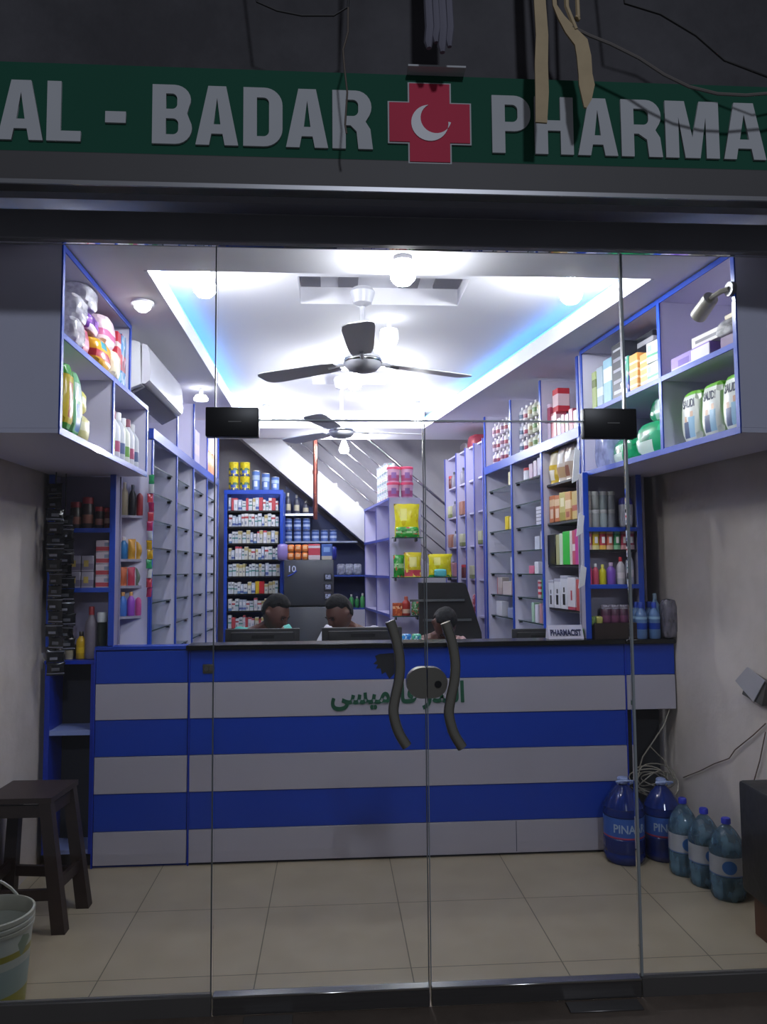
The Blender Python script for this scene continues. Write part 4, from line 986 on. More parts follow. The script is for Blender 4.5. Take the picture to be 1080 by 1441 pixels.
for i, (c1, cc, w_, h_, kd, dn) in enumerate((('d04878', 'e8a0b8', .042, .12, 'bottle', 'pink'), ('c85068', 'e8e8ec', .042, .115, 'bottle', 'rose'), ('d0c828', 'd8d060', .048, .11, 'bottle', 'yellow'), ('7850b0', 'd0b8d8', .062, .12, 'bottle', 'purple'), ('c8c4cc', 'c83040', .055, .15, 'bottle', 'white red-capped'), ('c4c8d8', 'e0e0e8', .055, .185, 'bottle', 'tall white'))):
    u = [.05, .095, .145, .205, .275, .34][i]
    put('lotion_bottle', 'bottle', kd, (w_*.8, w_*.8, h_), [pack('lotion_%d' % i, c1, [(.25, .5, 'e4dce4')] if i > 3 else [(.3, .4, c1)]), flat(cc)], (EX0+.79*(u), EY+.045, 1.4008), 0, f'{dn} bottle on the lowest shelf of the right end rack')

# ---- upper cabinets over the customer area
def wall_cabinet(fr, label, ua, ub, umid, zb, zm, zt, depth, dividers, end_at_start, ztop_u=None):
    t = thing('wall_cabinet', label, 'wall cabinet', fr.w(ua, 0, zb), fr.th)
    A, Bq = 0, ub-ua
    ta, tb = (ztop_u[0]-ua, ztop_u[1]-ua) if ztop_u else (A, Bq)
    lmb(t, 'back_panel', MB().box(A, Bq, depth-.015, depth, 0, zm-zb-.001).box(ta, tb, depth-.015, depth, zm-zb, zt-zb), WHITE)
    b0 = lmb(t, 'bottom_panel', MB().box(A, Bq, .0, depth-.016, -.018, 0), WHITE); lmb(b0, 'edge_band', MB().box(A, Bq, -.006, 0, -.022, .006, .001), BLUE)
    m0 = lmb(t, 'shelf_board', MB().box(A+.019, Bq-.019, .0, depth-.016, zm-zb-.016, zm-zb), WHITE); lmb(m0, 'edge_band', MB().box(A, Bq, -.006, 0, zm-zb-.020, zm-zb+.004, .001), BLUE)
    t0 = lmb(t, 'top_panel', MB().box(ta+.019, tb-.019, .0, depth-.016, zt-zb-.016, zt-zb), WHITE); lmb(t0, 'edge_band', MB().box(ta, tb, -.006, 0, zt-zb-.024, zt-zb, .001), BLUE)
    for u, z0, z1 in dividers:
        u -= ua; d_ = lmb(t, 'divider', MB().box(u-.009, u+.009, .0, depth-.016, z0-zb+.001, z1-zb-.0165), WHITE); lmb(d_, 'edge_band', MB().box(u-.012, u+.012, -.007, 0, z0-zb, z1-zb, .001), BLUE)
    return t
ZB_ = 2.02
# right cabinet: local x grows towards the door
ra, rb_ = ru(4.26), ru(2.83)
wall_cabinet(FRt, 'white wall cabinet with blue edges high on the right beside the glass', ra, rb_, 0, ZB_, 2.35, 2.715, .41,
             [(ra+.01, ZB_, 2.715), (rb_-.01, ZB_, 2.715), (ru(3.40), ZB_, 2.35), (ru(3.40), 2.35, 2.715)], True)
SAU = pack('saudi_pack', 'd8dcd4', [(.0, .07, '58a028'), (.9, 1.0, '68b030')], [(.0, .08, .0, 1., '68b030'), (.25, .5, .12, .42, '485878'), (.5, .78, .12, .5, '90b8d0'), (.3, .42, .42, .52, 'c8a080'), (.58, .7, .5, .6, 'd0a888')], rough=.3)
for i, y in enumerate((3.24, 3.085, 2.935)):
    u = ru(y); w_, h_ = .146, .235
    lab = ['farthest', 'middle', 'nearest'][i]
    o = one(FRt, u, .085, ZB_, 'adult_diaper_pack', 'packet', 'puffy', (w_, .1, h_), [SAU], f'{lab} green and white diaper pack marked SAUDI in the right wall cabinet', 'SAUDI packs', seed=i)
    o2 = text_on('SAUDI', 'printed_name', flat('1c2440'), .084, .036, .002, Matrix.Translation((-.042, -.0600, h_*.68)), o, off=.02)
    tree = BVHTree.FromPolygons([v.co for v in o.data.vertices], [p_.vertices for p_ in o.data.polygons])
    for v in o2.data.vertices:                         # the print lies on the bulging film
        hit = tree.ray_cast(Vector((v.co.x, -.3, v.co.z)), Vector((0, 1, 0)))[0]
        if hit: v.co.y = hit.y-(.0012 if v.co.y < -.061 else -.001)
# upper near bay: purple-white long cartons, clutter
def lay(u, v, z, w, d, h, m, label, name='long_carton', cat='box', rz=0, ry=0):
    o = put(name, cat, 'carton', (w, d, h), [m], FRt.w(u, v, z), FRt.th+rz, label)
    o.rotation_euler = (0, ry, FRt.th+rz); return o
PW = pack('carton_purple', '9078c0', [(.0, .3, 'c8c0dc')], [(.55, 1., .1, .9, 'd8d4dc'), (.2, .5, .3, .7, '5c3c98')])
lay(ru(3.2), .10, 2.351, .30, .16, .07, PW, 'purple and white long carton lying in the right wall cabinet')
lay(ru(3.06), .10, 2.4215, .26, .14, .045, pack('carton_cream_text', 'd4d0cc', [], [(.1, .9, .3, .6, '6c6870')]), 'cream long carton lying on the purple carton', rz=.04)
lay(ru(2.93), .12, 2.351, .12, .18, .06, flat('5c3c68'), 'dark purple carton at the near end of the right wall cabinet')
put('plastic_bag', 'bag', 'puffy', (.17, .14, .07), [clear_plastic('film_clear', 'd8d8d8', .5)], FRt.w(ru(2.95), .10, 2.4115), FRt.th, 'crumpled clear bag on the dark purple carton', seed=1)
lay(ru(2.94), .1, 2.483, .15, .06, .03, flat('a89468'), 'tan flat carton on the clear bag at the near cabinet end')
# security camera on the cabinet end
t = thing('security_camera', 'pale security camera on a jointed arm at the top near end of the right cabinet', 'camera', FRt.w(ru(2.845), -.004, 2.56), FRt.th)
cam = lambda *a: Vector(a)
lmb(t, 'bracket', MB().cyl((-.0, .0, 0), (-.0, -.018, 0), .028, n=14), GREYPL)
lmb(t, 'arm', MB().tube([(0, -.015, 0), (-.03, -.03, .0), (-.07, -.035, -.004), (-.10, -.035, -.012)], .011, 8), mat('cam_grey', '8c887e', .4))
lmb(t, 'camera_body', MB().cyl((-.09, -.035, -.005), (-.19, -.03, -.045), .030, .033, n=18), mat('cam_cream', '9c988c', .4))
# far bay upper: cartons and boxes
uq = ru(4.19)
for i, (w_, h_, d_, m_, dn) in enumerate(((.05, .22, .1, pack('cb0', 'a8b878', [(.6, .8, '687838')]), 'yellow-green slim box'), (.07, .23, .1, pack('cb1', 'a8bcc8', [(.3, .5, 'd8e4e8')]), 'pale blue box'), (.09, .25, .1, pack('cb2', '90bcd0', [(.5, .8, 'e0ecf0')]), 'sky blue and white box'),
                                          (.13, .30, .12, pack('cb3', '20222c', [(.0, .06, '5068a8')], [(.15, .85, .86, .9, 'b0b0b8'), (.15, .8, .68, .74, '8c8c98'), (.15, .85, .5, .55, '9898a4'), (.15, .8, .3, .36, '8c8c98'), (.15, .85, .12, .18, 'a8a8b4')]), 'tall black box with pale lines'))):
    one(FRt, uq+w_/2, .03+d_/2, 2.35, 'product_box', 'box', 'carton', (w_, d_, h_), [m_], f'{dn} in the upper far bay of the right cabinet'); uq += w_+.012
one(FRt, uq+.045, .16, 2.35, 'product_box', 'box', 'carton', (.20, .1, .31), [pack('cb4', '1c1e28', [(.82, .9, 'a0a0a8')])], 'wide black box with pale title standing behind the orange tubes')
one(FRt, uq+.02, .06, 2.35, 'product_box', 'box', 'carton', (.07, .08, .2), [pack('cb5', '3c58a0', [(.5, 1., '50a088')], busy=.2, cols=['c8b0d0', '3c9078'])], 'blue and green box in front of the wide black box')
OB = pack('tube_orange', 'd89850', [(.14, .2, 'f0d8b0'), (.34, .4, 'f0d8b0'), (.54, .6, 'f0d8b0'), (.74, .8, 'f0d8b0')])
one(FRt, uq+.11, .06, 2.35, 'orange_carton', 'box', 'carton', (.08, .08, .19), [OB], 'orange striped carton left of its twin in the right wall cabinet')
one(FRt, uq+.195, .07, 2.35, 'orange_carton', 'box', 'carton', (.075, .08, .17), [OB], 'orange striped carton right of its twin in the right wall cabinet')
WG = pack('carton_whitegreen', 'd4dcd8', [(.3, .42, '60a080')], [(.1, .4, .55, .85, '90b8a8')])
one(FRt, uq+.295, .08, 2.35, 'medicine_box', 'box', 'carton', (.11, .12, .10), [WG], 'white and green box, lower of two by the cabinet divider')
one(FRt, uq+.30, .08, 2.4505, 'medicine_box', 'box', 'carton', (.11, .12, .10), [WG], 'white and green box, upper of two by the cabinet divider', rz=.1)
# far bay lower: green bags
GRN = pack('bag_emerald', '0c8c58', [], [(.1, .6, .1, .45, 'c8dcd0')], busy=.15, cols=['0a6844', '20a870'], rough=.2)
one(FRt, ru(3.60), .12, ZB_, 'diaper_pack', 'packet', 'puffy', (.27, .16, .17), [GRN], 'emerald green pack nearest the divider in the lower far bay', seed=0, rz=.1)
one(FRt, ru(3.56), .16, ZB_+.165, 'diaper_pack', 'packet', 'puffy', (.24, .16, .12), [pack('bag_emerald_pale', '148c60', [], [(.35, .9, .1, .9, 'a8ccc0')], rough=.2)], 'emerald and pale pack lying on top of the near green pack', seed=1)
one(FRt, ru(3.90), .13, ZB_, 'diaper_pack', 'packet', 'puffy', (.27, .16, .14), [GRN], 'emerald green pack second from the divider', seed=2, rz=-.1)
one(FRt, ru(4.13), .10, ZB_, 'plastic_bag', 'bag', 'puffy', (.17, .12, .24), [clear_plastic('film_lilac', 'a8b0d8', .6)], 'bluish clear plastic bag at the far end of the lower cabinet bay', seed=1)
# white price tags hanging at the far lower corner
for i, (px, py0, py1, y) in enumerate(((811, 630, 680, 4.16), (817, 722, 755, 4.165), (820, 795, 828, 4.165))):
    a_, b_ = at(px, py0, y), at(px, py1, y)
    w_ = .022
    sety(MB().prism([(a_.x-w_*.3, a_.z), (a_.x+w_, a_.z-.015), (b_.x+w_*.6, b_.z+.02), (b_.x-w_, b_.z)], 'y', y-.004, y+.004).tube([(a_.x, y, a_.z-.002), (a_.x if i else 1.405, y, 2.0 if i else 2.34)], .0015, 5).obj('paper_tag', mat('tag_white', 'd8d8de', .4)), None,
         '%s white tag hanging before the nearest right post' % ['topmost large', 'middle', 'lowest'][i], 'tag')

# left cabinet (local x grows away from the door)
wall_cabinet(FL, 'white wall cabinet with blue edges high on the left beside the glass', 2.90, 4.26, 0, ZB_, 2.38, 2.715, .495,
             [(2.91, ZB_, 2.715), (3.60, ZB_, 2.38), (4.25, ZB_, 2.38), (3.88, 2.38, 2.715)], True, (2.90, 3.89))
def lft(u, v, z, nm, cat, kind, dims, m, label, seed=0, rz=0): return put(nm, cat, kind, dims, m, FL.w(u, v, z+.0008), FL.th+rz, label, None, seed)
PUR = pack('bag_purple', '5c3088', [(.4, .6, '8858a8')], [(.2, .8, .1, .35, 'd8c8e0')], busy=.2, cols=['4c2070', '9c78c0'], rough=.2)
DKP = pack('bag_darkpurple', '28183c', [(.75, .8, '8c80a0')], rough=.25)
CLR = clear_plastic('film_white', 'dcdce4', .55)
lft(3.03, .16, 2.38, 'diaper_pack', 'packet', 'puffy', (.20, .2, .16), [DKP], 'dark purple pack low at the near end of the left wall cabinet', 0)
lft(3.02, .18, 2.542, 'diaper_pack', 'packet', 'puffy', (.2, .2, .15), [DKP], 'dark purple pack on top at the near end of the left cabinet', 1)
lft(3.10, .04, 2.38, 'plastic_bag', 'bag', 'puffy', (.15, .10, .11), [CLR], 'crumpled clear bag at the front near corner of the left cabinet', 1)
lft(3.16, .06, 2.492, 'plastic_bag', 'bag', 'puffy', (.16, .12, .11), [CLR], 'second clear bag lying on the first in the left cabinet', 2)
lft(3.24, .09, 2.38, 'diaper_pack', 'packet', 'puffy', (.11, .15, .12), [pack('bag_crimson', 'a02850', [(.3, .6, 'd890a8')])], 'crimson pack between clear bags in the left cabinet', 1)
lft(3.32, .08, 2.60, 'plastic_bag', 'bag', 'puffy', (.18, .14, .10), [CLR], 'topmost clear bag under the cabinet roof', 0)
lft(3.36, .10, 2.505, 'diaper_pack', 'packet', 'puffy', (.22, .16, .09), [PUR], 'purple pack lying in the middle of the left cabinet', 2)
lft(3.44, .07, 2.38, 'diaper_pack', 'packet', 'puffy', (.24, .16, .12), [pack('bag_yellowred', 'd8a028', [(.25, .5, 'a83038')], [(.2, .5, .6, .9, '4898a8')], rough=.2)], 'yellow and red pack on the middle board of the left cabinet', 0)
lft(3.58, .09, 2.502, 'diaper_pack', 'packet', 'puffy', (.2, .16, .15), [pack('bag_pinkwhite', 'd8c0cc', [(.3, .5, 'c06890')], rough=.2)], 'white and pink pack on the yellow and red pack', 1)
lft(3.64, .05, 2.38, 'diaper_pack', 'packet', 'puffy', (.12, .12, .13), [pack('bag_creamy', 'e0d8c0', rough=.2)], 'cream pack right of the yellow and red pack', 2)
lft(3.735, .08, 2.38, 'diaper_pack', 'packet', 'carton', (.06, .14, .25), [pack('box_redblue', 'b03040', [(.0, .4, '3898c0'), (.7, .8, 'd8c8c8')])], 'red and blue upright box in the left cabinet')
lft(3.815, .07, 2.38, 'diaper_pack', 'packet', 'carton', (.08, .12, .26), [pack('box_bluewhite', '4888b8', [(.3, .6, 'b85058')], busy=.3, cols=['d0d8e8', '304858', 'b83848'])], 'blue, red and white box at the end of the upper left cabinet bay')
lft(2.99, .07, ZB_, 'diaper_pack', 'packet', 'puffy', (.12, .16, .27), [pack('bag_greenyel', '48a038', [(.12, .8, 'd0b828')], [(.3, .7, .2, .7, 'b86828')], rough=.2)], 'green and yellow tall pack at the near end of the lower left cabinet', 0)
lft(3.13, .07, ZB_, 'adult_diaper_pack', 'packet', 'puffy', (.13, .13, .27), [pack('bag_greenwhite', '78b888', [(.0, .08, '388c48')], [(.3, .8, .1, .5, '4878a8'), (.2, .8, .55, .8, 'd0e4d8')], rough=.2)], 'pale green pack with blue figure in the lower left cabinet', 1)
lft(3.27, .08, ZB_, 'diaper_pack', 'packet', 'puffy', (.13, .13, .12), [pack('bag_paleyellow', 'd8d090', [(.4, .7, 'e8e4c0')])], 'pale yellow pack, lower one of two', 2)
lft(3.26, .09, ZB_+.122, 'diaper_pack', 'packet', 'puffy', (.12, .13, .10), [pack('bag_yellow2', 'd4cc60', [(.4, .7, 'f0e8b0')])], 'yellow pack lying on the pale yellow pack', 0)
for i in range(6):
    for j in range(1):
        lft(3.69+i*.09, .05, ZB_, 'lotion_bottle', 'bottle', 'bottle', (.075, .075, .25-.01*(i % 2)), [pack('lb%d' % (i % 3), ['d8dcd0', 'd8d8e0', 'c8ccd4'][i % 3], [(.2, .45, ['70a050', 'b05878', '586890'][i % 3])]), flat(['e0e0e4', '803c50', 'e0e0e4'][i % 3])],
            f'white bottle in the lower far bay of the left cabinet, {ORD[i+1]} from the left')
lft(3.83, .18, ZB_, 'plastic_bag', 'bag', 'puffy', (.35, .12, .28), [CLR], 'clear bag behind the white bottles in the lower left cabinet', 1)

# above the left beam: cartons
LZ = 2.2905
fl = thing('upper_shelf_board', 'narrow white board on the left beam carrying orange cartons', 'shelf', FL.w(LP[0], 0, LZ), FL.th)
for a_, b_ in zip(LP, LP[1:]): lmb(fl, 'board', MB().box(a_-LP[0]+.01, b_-LP[0]-.01, .022, .315, -.014, 0), WHITE)
OC = pack('carton_peach', 'd8a888', [(.5, .8, 'e8c8b0')], [(.2, .8, .1, .4, 'c07850')])
for i in range(5):
    lft(6.385+i*.102, .07, LZ, 'orange_carton', 'box', 'carton', (.10, .1, .2-.015*(i % 2)), [OC], f'peach carton on the left beam in the last bay, {ORD[i+1]} from the left')
for i in range(2):
    lft(5.80+i*.22, .08, LZ, 'long_carton', 'box', 'carton', (.2, .1, .22+.05*i), [pack('carton_lilac', 'b0a8d0', [(.3, .6, 'c8b8c8')])], f'lilac carton on the left beam, {["left", "right"][i]} of the pair')
# sparse goods on the left glass shelves
def lsp(bay, r, side, it): lft(LP[bay]+side, .12, gz[r], it[1], it[2], it[3], it[4], it[5], it[0])
lsp(1, 7, .2, ('white and green packet high in the second left bay', 'medicine_pack', 'packet', 'puffy', (.30, .12, .13), [pack('bag_wg', 'c0c8c0', busy=.5, cols=['709880', 'e0e0e4', 'a07078'])]))
lsp(2, 7, .2, ('pink and white carton in the third left bay', 'medicine_carton', 'box', 'carton', (.22, .1, .11), [pack('carton_pw', 'c8b0b8', [(.3, .6, 'b04858')])]))
lsp(2, 7, .42, ('pale carton beside the pink and white carton', 'medicine_carton', 'box', 'carton', (.14, .1, .12), [wht]))
lsp(3, 7, .28, ('blue carton in the last left bay', 'medicine_carton', 'box', 'carton', (.4, .1, .12), [flat('4888c8')]))
lsp(1, 3, .18, ('low green packet in the second left bay', 'medicine_pack', 'packet', 'puffy', (.22, .08, .045), [flat('98c080')]))
lsp(2, 3, .22, ('yellow folded packet in the third left bay', 'medicine_pack', 'packet', 'puffy', (.30, .1, .10), [flat('c8b428')]))
lsp(2, 2, .22, ('blue bag in the third left bay', 'plastic_bag', 'bag', 'puffy', (.34, .1, .09), [flat('5890d0')]))

# ---- left angled rack between end rack and run
ax0, ay0, ax1, ay1 = -1.165, 4.27, -1.005, 4.40
tha = math.atan2(ay1-ay0, ax1-ax0); FAg = Fr((ax0, ay0), tha); LA = math.hypot(ax1-ax0, ay1-ay0)
za = [1.005, 1.25, 1.415, 1.56, 1.80]
rack(FAg, 'narrow angled corner rack with small toiletries on the left', [0, LA], .0, 2.0, .12, [[(z, 'board') for z in za]], pw=.022, wm=mat('rack_grey', '9a96a8', .45))
def ag(u, z, nm, cat, kind, dims, m, label, seed=0): return put(nm, cat, kind, dims, m, FAg.w(u, .05, z+.0008), FAg.th, label, None, seed)
for i, (w_, h_, c1, c2, dn) in enumerate(((.045, .19, 'd0c4b0', 'a04040', 'cream tall'), (.04, .18, 'c0b494', 'c8c0b0', 'beige'), (.04, .17, '202024', '303034', 'black'), (.048, .16, '8c2830', 'b04040', 'dark red'))):
    ag(.03+i*.046, za[4], 'perfume_bottle', 'bottle', 'bottle', (w_*.95, w_*.95, h_), [flat(c1), flat(c2)], f'{dn} bottle on the top shelf of the angled corner rack')
for i, (c1, dn, k) in enumerate((('b83848', 'red', 'carton'), ('2870a8', 'blue', 'bottle'), ('c89030', 'amber', 'pouch'), ('d0a040', 'yellow', 'pouch'))):
    ag(.03+i*.046, za[3], 'toiletry_pack', 'packet', k, (.042, .04, .13-.01*i), [flat(c1), flat('d8d0d0')], f'{dn} item on the second shelf of the angled corner rack', i % 3)
for i, (c1, dn) in enumerate((('50803c', 'green'), ('c86840', 'orange'), ('b83850', 'red'), ('687868', 'grey-green'))):
    ag(.03+i*.046, za[2], 'sachet_pack', 'packet', 'pouch', (.042, .03, .10), [flat(c1)], f'{dn} sachet on the third shelf of the angled corner rack', i % 3)
for i, (c1, dn) in enumerate((('d8d4dc', 'white'), ('4878c8', 'blue'), ('9c50c0', 'violet'), ('d05898', 'pink'))):
    ag(.03+i*.046, za[1], 'toy_pack', 'packet', 'bottle', (.042, .04, .13), [flat(c1), flat('d8a060')], f'{dn} figure-topped bottle on the fourth shelf of the corner rack')
ag(.05, za[0], 'toiletry_pack', 'packet', 'carton', (.05, .04, .05), [flat('904830')], 'small brown box at the bottom of the angled corner rack')

# ---- left end rack, facing the door, and the open base below it
FW = FF(-1.47, 4.16); WLn = .325
rack(FW, 'blue-framed end rack with jars and boxes facing the door on the left', [.012, WLn], 1.109, 2.0, .115, [[(1.408, 'blue'), (1.718, 'blue')]], wm=mat('rack_lilac', '8c86a0', .45), base=1.109, post_z=[(1.1095, 2.0), (1.1095, 2.0)])
bs = thing('base_cabinet', 'open blue base cabinet with one shelf at the far left', 'cabinet', (-1.47+WLn/2, 4.25, 0))
wpart(bs, 'top_panel', MB().box(-1.475, -1.222, 4.155, 4.37, 1.02, 1.039), BLUED)
wpart(bs, 'side_panel', MB().box(-1.47, -1.445, 4.155, 4.37, .07, 1.019), BLUED)
wpart(bs, 'side_panel', MB().box(-1.240, -1.2235, 4.155, 4.37, .07, 1.019), BLUED)
wpart(bs, 'back_panel', MB().box(-1.444, -1.241, 4.35, 4.37, .07, 1.019), DARK)
wpart(bs, 'shelf_board', MB().box(-1.444, -1.241, 4.16, 4.349, .66, .685), mat('pale_blue_board', '8898d0', .4))
wpart(bs, 'bottom_panel', MB().box(-1.444, -1.241, 4.16, 4.349, .07, .09), MATS['pale_blue_board'])
wpart(bs, 'plinth', MB().box(-1.46, -1.235, 4.20, 4.36, 0, .0695), DARK)
def wl(px0, px1, z, h, kind, m, nm, cat, label, y=4.165, d=.07, seed=0):
    a_, b_ = at(px0, 800, y).x, at(px1, 800, y).x
    return put(nm, cat, kind, (b_-a_, d if kind in ('carton', 'puffy', 'pouch') else b_-a_, h), m, ((a_+b_)/2, y+.04, z+.0008), 0, label, None, seed)
RJ = [pack('jar_dark', '302428', [(.2, .55, '8c5c50')]), flat('983038')]
wl(94, 110, 1.7185, .14, 'jar', RJ, 'food_jar', 'jar', 'dark jar at the left of the top shelf of the left end rack')
wl(111, 127, 1.7185, .165, 'jar', RJ, 'food_jar', 'jar', 'tall dark jar with red lid on the left end rack')
wl(129, 142, 1.7185, .115, 'jar', RJ, 'food_jar', 'jar', 'short dark jar with red lid, left of a pair')
wl(142.5, 155, 1.7185, .11, 'jar', [pack('jar_red', '6c2c2c', [(.3, .6, 'b89080')]), flat('a83840')], 'food_jar', 'jar', 'short reddish jar at the right of the top shelf')
RWc = pack('carton_redwhite', 'c8bcc8', [(.1, .45, 'b04450')], [(.55, .9, .5, .8, '8890a8')])
LBc = pack('carton_lilacmark', 'a8a4b8', [(.1, .5, '807890')], [(.2, .6, .3, .7, 'c8b060')])
for k in range(4): wl(134, 156, 1.4085+k*.062, .061, 'carton', [RWc], 'medicine_carton', 'box', 'red and white flat carton, %s of the right stack on the left end rack' % ['lowest', 'second', 'third', 'topmost'][k])
for k in range(2):
    for j, (p0, p1) in enumerate(((96, 113), (114, 131))): wl(p0, p1, 1.4085+k*.085, .083, 'carton', [LBc], 'medicine_carton', 'box', 'lilac carton on the left end rack, %s %s' % (['lower', 'upper'][k], ['left', 'right'][j]))
wl(106, 120, 1.04, .14, 'bottle', [pack('btl_yellow', 'c8a018', [(.25, .5, 'e0b828')]), flat('302820')], 'oil_bottle', 'bottle', 'yellow bottle at the bottom left of the end rack', y=4.185)
wl(122, 136, 1.04, .14, 'bottle', [pack('btl_amber', 'a87828', [(.25, .5, '604018')]), flat('c8a020')], 'oil_bottle', 'bottle', 'amber bottle right of the yellow bottle on the end rack', y=4.185)
wl(118, 136, 1.04, .27, 'bottle', [flat('78707c'), flat('a83840')], 'food_jar', 'jar', 'grey bottle with red cap behind the amber bottle', y=4.185)
wl(135, 149, 1.04, .24, 'jar', [flat('202826', .15), flat('d0d4d8')], 'food_jar', 'jar', 'dark glass jar with a shiny pale lid on the end rack', y=4.17)
wl(90, 102, 1.04, .17, 'bottle', [flat('b0a890'), flat('8c3038')], 'oil_bottle', 'bottle', 'pale bottle behind the dark sachet strips', y=4.17)

# ---- sachet strips
def strip(px, py0, py1, y, n, label, ms, w, ztop, drift=0):
    a_ = at(px, py0, y); b_ = at(px+drift, py1, y)
    t = thing('sachet_strip', label, 'sachet strip', (a_.x, y, a_.z))
    lmb(t, 'hanging_cord', MB().tube([(0, .0, ztop-a_.z), (0, 0, 0), (b_.x-a_.x, 0, b_.z-a_.z)], .003, 6), BLACKP)
    L = (a_.z-b_.z)/n; r = random.Random(px)
    for i in range(n):
        z = -(i+1)*L; k = (i+.5)/n
        o = bpy.data.objects.new('sachet', goods('pouch', (w, .014, L*.97), [ms[i % len(ms)]], i % 3)[0][1]); COL.objects.link(o)
        o.parent = t; o.location = ((b_.x-a_.x)*k+r.uniform(-.004, .004), -.010, z); o.rotation_euler = (r.uniform(-.15, .15), 0, r.uniform(-.5, .5))
BS = [pack('sachet_black', '141418', [(.1, .2, '70707c')], [(.3, .7, .35, .6, '58585f')], rough=.15), pack('sachet_black2', '18181c', [(.8, .9, '606068')], [(.2, .6, .2, .4, '80808c')], rough=.15)]
strip(79, 680, 950, 4.05, 15, 'long strip of shiny black sachets hanging at the left wall, the longer one', BS, .085, 2.0, -1)
strip(92, 725, 915, 4.12, 11, 'shorter strip of black sachets hanging just right of the longer one', BS, .085, 2.0, 3)
CSm = [flat('2c8c58', .2), flat('c8ccd0', .2), flat('b03848', .2), flat('a02c58', .2), flat('b89020', .2)]
CS2 = [CSm[0], CSm[1], CSm[2], CSm[3], CSm[2], CSm[3], CSm[1], CSm[4], CSm[4]]
strip(214, 668, 840, 4.30, 13, 'strip of colourful sachets hanging on the first left post', CS2, .032, 2.02, -4)

# ---- air conditioner
ac = thing('air_conditioner', 'white split air conditioner high on the left beyond the cabinet', 'air conditioner', (-1.1, 4.45, 2.37))
y0, y1 = 3.97, 4.86
prof = [(-1.30, 2.40), (-1.30, 2.66), (-1.00, 2.665), (-.955, 2.655), (-.935, 2.62), (-.922, 2.50), (-.925, 2.455), (-.95, 2.425), (-1.05, 2.400)]
wpart(ac, 'housing', MB().prism([(-1.30, 2.405), (-1.30, 2.66), (-1.0, 2.664), (-.975, 2.655), (-.965, 2.44), (-1.05, 2.405)], 'y', y0, y1), WPL)
wpart(ac, 'front_panel', MB().prism([(-.964, 2.652), (-.94, 2.645), (-.926, 2.60), (-.920, 2.50), (-.925, 2.462), (-.945, 2.445), (-.964, 2.444)], 'y', y0+.012, y1-.012), mat('ac_panel', 'cfcfd8', .2))
wpart(ac, 'louver', MB().prism([(-.962, 2.437), (-.95, 2.432), (-1.04, 2.385), (-1.05, 2.395)], 'y', y0+.04, y1-.04), mat('ac_louver', '50505a', .4))
wpart(ac, 'mounting_plate', MB().box(-1.315, -1.301, y0+.05, y1-.05, 2.43, 2.64), GREYPL)
# ================================================================== counter
YC = 4.15
ct = thing('service_counter', 'long blue and white striped counter with green Urdu lettering', 'counter', (.4, 4.3, 0))
ZS_ = [0.012, .178, .365, .55, .735, .918, 1.084]
BLUEC = mat('counter_blue', '0c38a2', .4, var=.05, scale=2); WHC = mat('counter_white', 'a8a4b0', .42, var=.05, scale=3)
SEAM = mat('seam_dark', '141c3c', .6)
def stripes(t, x0, x1, i0, i1, y=YC):
    for i in range(i0, i1):
        m = BLUEC if i % 2 else WHC
        wpart(t, 'blue_stripe_panel' if i % 2 else 'white_stripe_panel', MB().box(x0, x1, y-(.006 if not i % 2 else .003), y+.012, ZS_[i]+.0012, ZS_[i+1]-.0012, .001), m)
stripes(ct, -.735, 1.562, 0, 6)
wpart(ct, 'carcass', MB().box(-.738, 1.565, YC+.0125, 4.295, 0, 1.083), mat('carcass_dark', '0c1430', .6))
wpart(ct, 'edge_strip', MB().box(-.742, -.7355, YC-.008, YC+.02, 0, 1.083).box(1.5625, 1.569, YC-.008, YC+.02, 0, 1.083), BLUED)
wpart(ct, 'panel_seam', MB().box(.955, .958, YC-.0068, YC, .02, .175), SEAM)
wpart(ct, 'worktop', MB().box(-.755, 1.567, YC-.025, 4.30, 1.0835, 1.109, .003), BLACKW)
# lettering, glyph by glyph so that the joined letters do not cut holes in one another
URD = ''.join(chr(int(h, 16)) for h in 'FE8D FEDF FE92 FEAA FEAD 20 FED3 FE8E FEAD FEE3 FBFF FEB4 FBFD'.split())[::-1]
def letters(s, m, W, H, M, parent, off, depth=.003):
    bar = xr(text_mesh('|'))[1]; adv = [0]; ms = []
    for i in range(len(s)): adv.append(xr(text_mesh(s[:i+1]+'|'))[1]-bar)
    for i, c in enumerate(s):
        if c != ' ': ms.append((adv[i], text_mesh(c, off)))
    xs = [a+v.co.x for a, me in ms for v in me.vertices]; ys = [v.co.y for a, me in ms for v in me.vertices]
    sx, sz = W/(max(xs)-min(xs)), H/(max(ys)-min(ys)); x0, y0 = min(xs), min(ys)
    for k, (a, me) in enumerate(ms):
        for v in me.vertices: v.co = M @ Vector(((v.co.x+a-x0)*sx, -(v.co.z+.05)/.1*depth-.00006*k, (v.co.y-y0)*sz))
        me.materials.clear(); me.materials.append(m); me.name = 'letter'
        o = bpy.data.objects.new('letter', me); COL.objects.link(o); o.parent = parent
        o.matrix_parent_inverse = Matrix.Translation(parent.location).inverted()
pa, pb = at(466, 996, YC), at(653, 960, YC)
letters(URD, mat('letter_green', '064a32', .6), pb.x-pa.x, .148, Matrix.Translation((pa.x, YC-.0065, .758)), ct, .032)
p = at(540, 935, YC)
